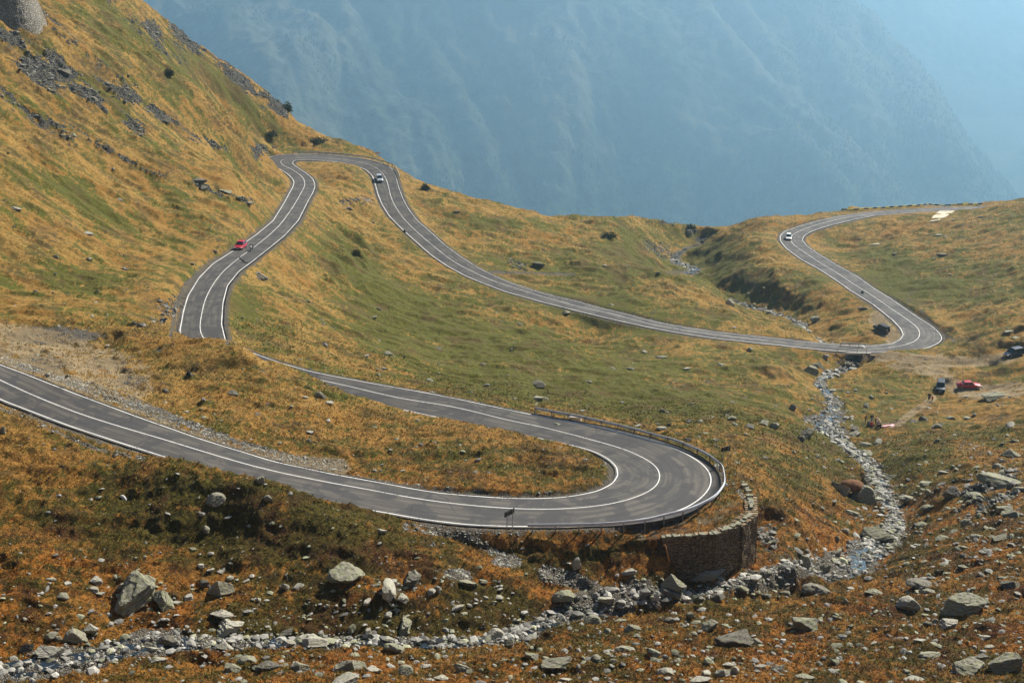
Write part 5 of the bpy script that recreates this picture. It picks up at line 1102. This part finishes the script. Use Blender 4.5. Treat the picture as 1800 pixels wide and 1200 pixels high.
def person(label, loc, yaw, pose='stand', top='cloth_black', legs='cloth_navy', hair='hair_dark', s=1.0, hat=None):
    root = empty('person', tuple(loc), yaw); root.scale = (s, s, s); tag(root, label, 'person')
    if pose == 'stand': pel = (0, 0, .93); sh = (0.02, 0, 1.42); kn = [(.03, -.11, .50), (-.02, .11, .50)]; an = [(.06, -.13, .08), (-.08, .13, .08)]; toe = [(.20, -.15, .04), (.06, .15, .04)]; el = [(.04, -.27, 1.14), (.0, .28, 1.14)]; ha = [(.14, -.27, .90), (.08, .29, .90)]
    elif pose == 'reach': pel = (0, 0, .90); sh = (.12, 0, 1.36); kn = [(.08, -.12, .50), (-.02, .12, .50)]; an = [(.02, -.13, .08), (-.10, .13, .08)]; toe = [(.16, -.15, .04), (.04, .15, .04)]; el = [(.30, -.24, 1.16), (.28, .22, 1.14)]; ha = [(.48, -.14, 1.10), (.46, .12, 1.08)]
    elif pose == 'sit': pel = (0, 0, .18); sh = (.04, 0, .70); kn = [(.40, -.16, .42), (.40, .16, .42)]; an = [(.62, -.14, .08), (.58, .16, .08)]; toe = [(.76, -.16, .06), (.72, .18, .06)]; el = [(.16, -.27, .46), (.16, .27, .46)]; ha = [(.38, -.16, .44), (.38, .14, .44)]
    else: pel = (-.1, 0, .72); sh = (.10, 0, 1.18); kn = [(.30, -.17, .58), (.30, .17, .58)]; an = [(.10, -.16, .22), (.10, .16, .22)]; toe = [(.24, -.17, .16), (.24, .17, .16)]; el = [(.28, -.34, .98), (.28, .34, .98)]; ha = [(.50, -.34, .90), (.50, .34, .90)]
    nz = (sh[0] + .02, 0, sh[2] + .10); hd = (sh[0] + .04, 0, sh[2] + .23); ch = []
    mid = tuple((p + q) / 2 for p, q in zip(pel, sh))
    ch.append([(*pel, .12), (*mid, .115), (sh[0], 0, sh[2] - .06, .13), (*nz, .05), (hd[0], 0, hd[2] - .07, .075), (*hd, .092), (hd[0] - .01, 0, hd[2] + .07, .07)])
    ch.append([(*hd, .092), (hd[0] + .10, 0, hd[2] - .02, .016)])
    for i, s_ in ((0, -1), (1, 1)):
        ch.append([(sh[0], 0, sh[2] - .06, .13), (sh[0], s_ * .19, sh[2] - .03, .055), (*el[i], .042), (*ha[i], .027)])
        d = (Vector(ha[i]) - Vector(el[i])).normalized(); palm = Vector(ha[i]) + d * .07; ch.append([(*ha[i], .027), (*palm, .028)])
        sd_v = Vector((0, 1, 0)) if abs(d.y) < .8 else Vector((1, 0, 0))
        for f, (o_, ln) in enumerate(((-.030, .060), (-.010, .075), (.010, .070), (.030, .055))):
            b_ = palm + sd_v * o_ + d * .025; c1 = b_ + d * ln * .6; c2 = c1 + (d + Vector((.35, 0, -.25))).normalized() * ln * .5; ch.append([(*palm, .028), (*b_, .009), (*c1, .009), (*c2, .008)])
        th = Vector(ha[i]) + d * .02 + sd_v * (-.04 * s_); ch.append([(*ha[i], .027), (*th, .011), (*(th + d * .04 + sd_v * (-.012 * s_)), .009)])
        ch.append([(*pel, .12), (pel[0], s_ * .10, pel[2] - .06, .085), (*kn[i], .055), (*an[i], .038), (*toe[i], .035)])
    skin_mesh('body', ch, M['skin'], root)
    jk = 1.35
    jc = [[(pel[0], 0, pel[2] + .04, .15), (*mid, .145), (sh[0], 0, sh[2] - .05, .15)]] + [[(sh[0], 0, sh[2] - .05, .15), (sh[0], s_ * .19, sh[2] - .03, .075), (*el[i], .06), (*(Vector(ha[i]) * .9 + Vector(el[i]) * .1), .042)] for i, s_ in ((0, -1), (1, 1))]
    skin_mesh('jacket', [[(a_, b_, c_, d_ * jk) for a_, b_, c_, d_ in q_] for q_ in jc], M[top], root)
    tc = [[(pel[0], 0, pel[2] + .05, .135), (pel[0], s_ * .10, pel[2] - .05, .105), (*kn[i], .075), (*(Vector(an[i]) * .95 + Vector(kn[i]) * .05), .056)] for i, s_ in ((0, -1), (1, 1))]
    skin_mesh('trousers', [[(a_, b_, c_, d_ * jk) for a_, b_, c_, d_ in q_] for q_ in tc], M[legs], root)
    if hat: skin_mesh('hat', [[(hd[0] - .01, 0, hd[2] + .02, .19), (hd[0] - .02, 0, hd[2] + .12, .15)]], M[hat], root)
    else: skin_mesh('hair', [[(hd[0] - .03, 0, hd[2] + .0, .145), (hd[0] - .02, 0, hd[2] + .085, .125)]], M[hair], root)
    return root
def gp(u, v, dz=0.0): p = hit(u, v)[0]; return (p[0], p[1], p[2] + dz)
person('adult in dark clothes with a white collar walking away from the slate car', gp(1633, 704), R(-120), 'stand', 'cloth_black', 'cloth_black', s=1.02)
person('small child in red walking beside the adult in dark clothes', gp(1638.5, 704.5), R(-120), 'stand', 'cloth_red', 'cloth_maroon', s=.62)
person('person in maroon standing at the left of the riverside picnic', gp(1521.5, 743), R(-40), 'stand', 'cloth_maroon', 'cloth_brown', s=1.0)
person('person in dark top and light blue trousers standing behind the picnickers', gp(1531.8, 742), R(-80), 'stand', 'cloth_black', 'cloth_blue', s=1.0)
person('seated picnicker in navy with fair hair', gp(1525.8, 747), R(-60), 'sit', 'cloth_navy', 'cloth_navy', 'hair_fair')
person('seated picnicker in a bright red jacket', gp(1531.3, 748), R(-70), 'sit', 'cloth_red', 'cloth_red', 'hair_dark')
person('bare-armed person in brown leaning over the picnic', gp(1539, 745), R(-30), 'reach', 'skin', 'cloth_brown', 'hair_dark')
person('person in a cream sun hat and cream top at the picnic', gp(1544, 748), R(-110), 'sit', 'cloth_cream', 'cloth_maroon', hat='cloth_cream', s=1.35)
person('dark-clothed person crouching at the right of the picnic group', gp(1548, 751), R(160), 'sit', 'cloth_black', 'cloth_black', 'hair_dark')
c = np.array(gp(1561, 747.3)); V = []; nx_, ny_ = 12, 8
for j in range(ny_):
    for i in range(nx_):
        x = (i / (nx_ - 1) - .5) * 2.1; y = (j / (ny_ - 1) - .5) * 1.6; X_, Y_ = c[0] + x, c[1] + y; V.append((x, y, float(H(X_, Y_)) - c[2] + .06 + .05 * math.sin(i * 1.3 + j)))
ii = np.arange(nx_ * ny_).reshape(ny_, nx_); me = np_mesh('picnic_blanket', np.array(V), np.stack([ii[:-1, :-1].ravel(), ii[:-1, 1:].ravel(), ii[1:, 1:].ravel(), ii[1:, :-1].ravel()], 1), True); o = link_mesh('picnic_blanket', me, M['blanket_pink']); o.location = c; so_ = o.modifiers.new('thickness', 'SOLIDIFY'); so_.thickness = .03; tag(o, 'pale pink blanket spread on the grass right of the picnickers', 'blanket')

# ------------------------------------------------------------ motorcycle and rider
l, a, j = on_road(438.5, 441, 0, -1); l = (l[0] + .5, l[1] - .3, l[2] + .05); mc = empty('motorcycle', l, a); tag(mc, 'black motorcycle with white fairing near the centre line of the left road', 'motorcycle')
for x in (-.72, .74):
    w1_ = MB().disc((x, 0, .32), (0, 1, 0), .32, .16, 24).build('wheel', M['tyre'], mc, True, bevel=.03); MB().disc((x, 0, .32), (0, 1, 0), .2, .18, 12).build('rim', M['rim'], w1_)
MB().loft([[(x, -w_, z0), (x, w_, z0), (x, w_ * 1.1, (z0 + z1) / 2), (x, w_ * .7, z1), (x, -w_ * .7, z1), (x, -w_ * 1.1, (z0 + z1) / 2)] for x, w_, z0, z1 in ((-.75, .08, .75, .85), (-.35, .14, .55, .84), (.0, .17, .35, .95), (.35, .17, .35, 1.0), (.5, .10, .6, .95))]).build('tank_and_frame', M['black_paint'], mc, True)
MB().loft([[(x, -w_, z0), (x, w_, z0), (x, w_, z1), (x, -w_, z1)] for x, w_, z0, z1 in ((.40, .20, .62, 1.08), (.66, .17, .66, 1.10), (.80, .09, .74, .98))]).build('fairing', M['car_white'], mc, True, bevel=.03)
for s_ in (-1, 1): MB().tube([(.74, s_ * .09, .32), (.5, s_ * .09, 1.0)], .028).build('fork', M['rim'], mc); MB().box((-.35, s_ * .27, .62), (.45, .16, .3)).build('pannier', M['black_paint'], mc, bevel=.04)
MB().tube([(.45, -.36, 1.02), (.52, 0, 1.0), (.45, .36, 1.02)], .02).build('handlebar', M['black_paint'], mc); MB().box((.80, 0, .88), (.06, .16, .12)).build('headlight', M['lamp_glass'], mc, bevel=.02)
rd = person('motorcycle rider in black leathers and black helmet', (l[0], l[1], l[2]), a, 'ride', 'cloth_black', 'cloth_black', hat='black_paint')
# ------------------------------------------------------------ bird
x, y, z = at_y(427.2, 458, 205.0); bd = empty('bird', (float(x), float(y), float(z)), 0); tag(bd, 'black bird gliding with spread wings above the left road', 'bird')
bdm = MB(); bdm.loft([[(math.cos(q) * r_ * .8, yy_, math.sin(q) * r_) for q in np.linspace(0, 2 * math.pi, 9)[:-1]] for yy_, r_ in ((-.26, .02), (-.20, .045), (-.10, .075), (.05, .07), (.16, .035), (.30, .05), (.33, .01))])
for s_ in (-1, 1): bdm.loft([[(s_ * X_, y0, z_), (s_ * X_, y1, z_ + .01), (s_ * X_, y1, z_ - .012), (s_ * X_, y0, z_ - .015)] for X_, y0, y1, z_ in ((.0, -.10, .12, .02), (.22, -.12, .11, .06), (.40, -.07, .13, .05), (.58, .02, .15, .0))])
b_ = bdm.build('body', M['feather_black'], bd, True); MB().tube([(0, -.25, .0), (0, -.33, -.02)], [.018, .004], 6).build('beak', M['rail_post'], bd); bd.rotation_euler = (R(38), R(40), R(8)); bd.scale = (1.3, 1.7, 1.4)

# ------------------------------------------------------------ shrubs on the crests
def shrub(u, v, w, h, label, seed):
    p = hit(u, v)[0]
    if not np.isfinite(p).all(): return
    g_ = np.random.default_rng(seed); ppm = px_per_m(p[1], p[2]); R_ = w / 2 / ppm; hh_ = h / ppm; m = 900
    d = g_.normal(size=(m, 3)); d /= np.linalg.norm(d, axis=1)[:, None]; d[:, 2] = np.abs(d[:, 2]); r = (.25 + 1.0 * g_.random(m)**.8) * (1 + .35 * np.sin(4 * np.arctan2(d[:, 1], d[:, 0]) + seed)); c = d * r[:, None] * np.array([R_, R_ * .8, hh_]); s_ = .14 + .12 * g_.random(m)
    a1 = g_.normal(size=(m, 3)); a1 /= np.linalg.norm(a1, axis=1)[:, None]; a2 = np.cross(a1, g_.normal(size=(m, 3))); a2 /= np.linalg.norm(a2, axis=1)[:, None]
    V = np.stack([c - a1 * s_[:, None], c + a2 * s_[:, None], c + a1 * s_[:, None], c - a2 * s_[:, None] * .6], 1).reshape(-1, 3); me = np_mesh('foliage', V, np.arange(len(V)).reshape(-1, 4))
    r0 = empty('shrub', tuple(p)); tag(r0, label, 'shrub', 'dark shrubs on the crests'); link_mesh('foliage', me, M['bush_leaf'], r0)
    mb = MB()
    for k in range(4): q = k * 1.6 + seed; mb.tube([(0, 0, -.2), (.4 * R_ * math.cos(q), .3 * R_ * math.sin(q), hh_ * .5)], [.06, .02], 5)
    mb.build('stem', M['bush_wood'], r0)
for i, (u, v, w_, h_, lb) in enumerate([(298,133,12,9,'round dark shrub alone on the tan slope of the left mountain'),(493,178,14,10,'dark shrub clump on the skyline crag above the far hairpin'),(506,196,12,12,'dark shrub clump lowest on the skyline crag by the far hairpin'),
    (474,160,16,8,'dark shrub patch on the skyline between the crag shrubs and the upper ridge'),(1070,418,24,7,'long low dark shrub patch on the bank of the far gully'),(477,240,14,7,'dark shrub on the slope just left above the far hairpin'),(560,250,26,6,'long dark green shrub patch behind the far guard rail'),
    (748,333,10,7,'small dark shrub on the ridge edge right of the silver car'),(1213,402,16,6,'dark shrub patch where the far gully meets the skyline'),(385,95,22,10,'dark shrub patch on the skyline crest in the upper left'),(340,45,20,9,'uppermost dark shrub patch near the skyline of the left mountain')]): shrub(u, v, w_, h_, lb, i + 1)

# great boulders with a turf cap
p = hit(1497, 872)[0]; q = np.random.default_rng(3)
bm = bmesh.new(); bmesh.ops.create_icosphere(bm, subdivisions=4, radius=1)
for v in bm.verts:
    if v.co.z < -.2: v.co.z = -.2
    v.co.x *= 1.7 * (1 + .1 * math.sin(4 * v.co.y)); v.co.y *= 1.3; v.co.z *= 1.0
me = bpy.data.meshes.new('turf_cap'); bm.to_mesh(me); bm.free(); o = link_mesh('turf_cap', me, simple('rusty_moss', (.15, .062, .018), .95, 0, .5, 3.0)); o.location = (p[0] + .1, p[1] + .6, float(H(p[0], p[1])) + 1.3); tag(o, 'rusty moss cushion lying between the pair of giant stream-side boulders', 'moss')
# ------------------------------------------------------------ camera, sun, sky, haze
cam = bpy.data.cameras.new('camera'); cam.sensor_width = 36; cam.lens = 50; cam.clip_start = .5; cam.clip_end = 20000
co = bpy.data.objects.new('camera', cam); COL.objects.link(co); co.location = (0, 0, 0); co.rotation_euler = (R(70), 0, 0); sc.camera = co
SUN_EL, SUN_AZ = 38.0, 40.0          # degrees; azimuth clockwise from the view direction (+Y)
sun = bpy.data.lights.new('sun', 'SUN'); sun.energy = 5.0; sun.angle = R(.6); sun.color = (1, .93, .82)
so = bpy.data.objects.new('sun', sun); COL.objects.link(so)
sd3 = Vector((math.sin(R(SUN_AZ)) * math.cos(R(SUN_EL)), math.cos(R(SUN_AZ)) * math.cos(R(SUN_EL)), math.sin(R(SUN_EL))))
so.rotation_euler = sd3.to_track_quat('Z', 'Y').to_euler(); so.location = (200, 100, 300)
w = bpy.data.worlds.new('World'); sc.world = w; w.use_nodes = True; nt = w.node_tree; nt.nodes.clear()
sky = nt.nodes.new('ShaderNodeTexSky'); sky.sky_type = 'NISHITA'; sky.sun_disc = False; sky.sun_elevation = R(SUN_EL); sky.sun_rotation = R(SUN_AZ); sky.altitude = 1800; sky.dust_density = 2.0
bg = nt.nodes.new('ShaderNodeBackground'); bg.inputs[1].default_value = .052; ow = nt.nodes.new('ShaderNodeOutputWorld')
nt.links.new(sky.outputs[0], bg.inputs[0]); nt.links.new(bg.outputs[0], ow.inputs[0])
hb = MB().box((0, 9900, -960), (45000, 20600, 2280))
t = bpy.data.materials.new('valley_haze'); t.use_nodes = True; tt = t.node_tree; tt.nodes.clear()
pv = tt.nodes.new('ShaderNodeVolumePrincipled'); pv.inputs['Color'].default_value = (.47, .755, .98, 1); pv.inputs['Density'].default_value = HAZE
pv.inputs['Anisotropy'].default_value = .74
oo = tt.nodes.new('ShaderNodeOutputMaterial'); tt.links.new(pv.outputs[0], oo.inputs['Volume'])
haze = hb.build('haze', t); tag(haze, 'thin blue haze filling the valley between the road and the far mountainside', 'haze', kind='stuff')
sc.view_settings.view_transform = 'Standard'; sc.view_settings.look = 'None'; sc.view_settings.gamma = 1; sc.view_settings.exposure = EXPO
sc.render.engine = 'CYCLES'; sc.cycles.use_denoising = True; sc.cycles.max_bounces = 5; sc.cycles.diffuse_bounces = 2; sc.cycles.volume_bounces = 1
sc.cycles.use_adaptive_sampling = True; sc.cycles.adaptive_threshold = .02
try: sc.cycles.denoiser = 'OPENIMAGEDENOISE'
except Exception: pass
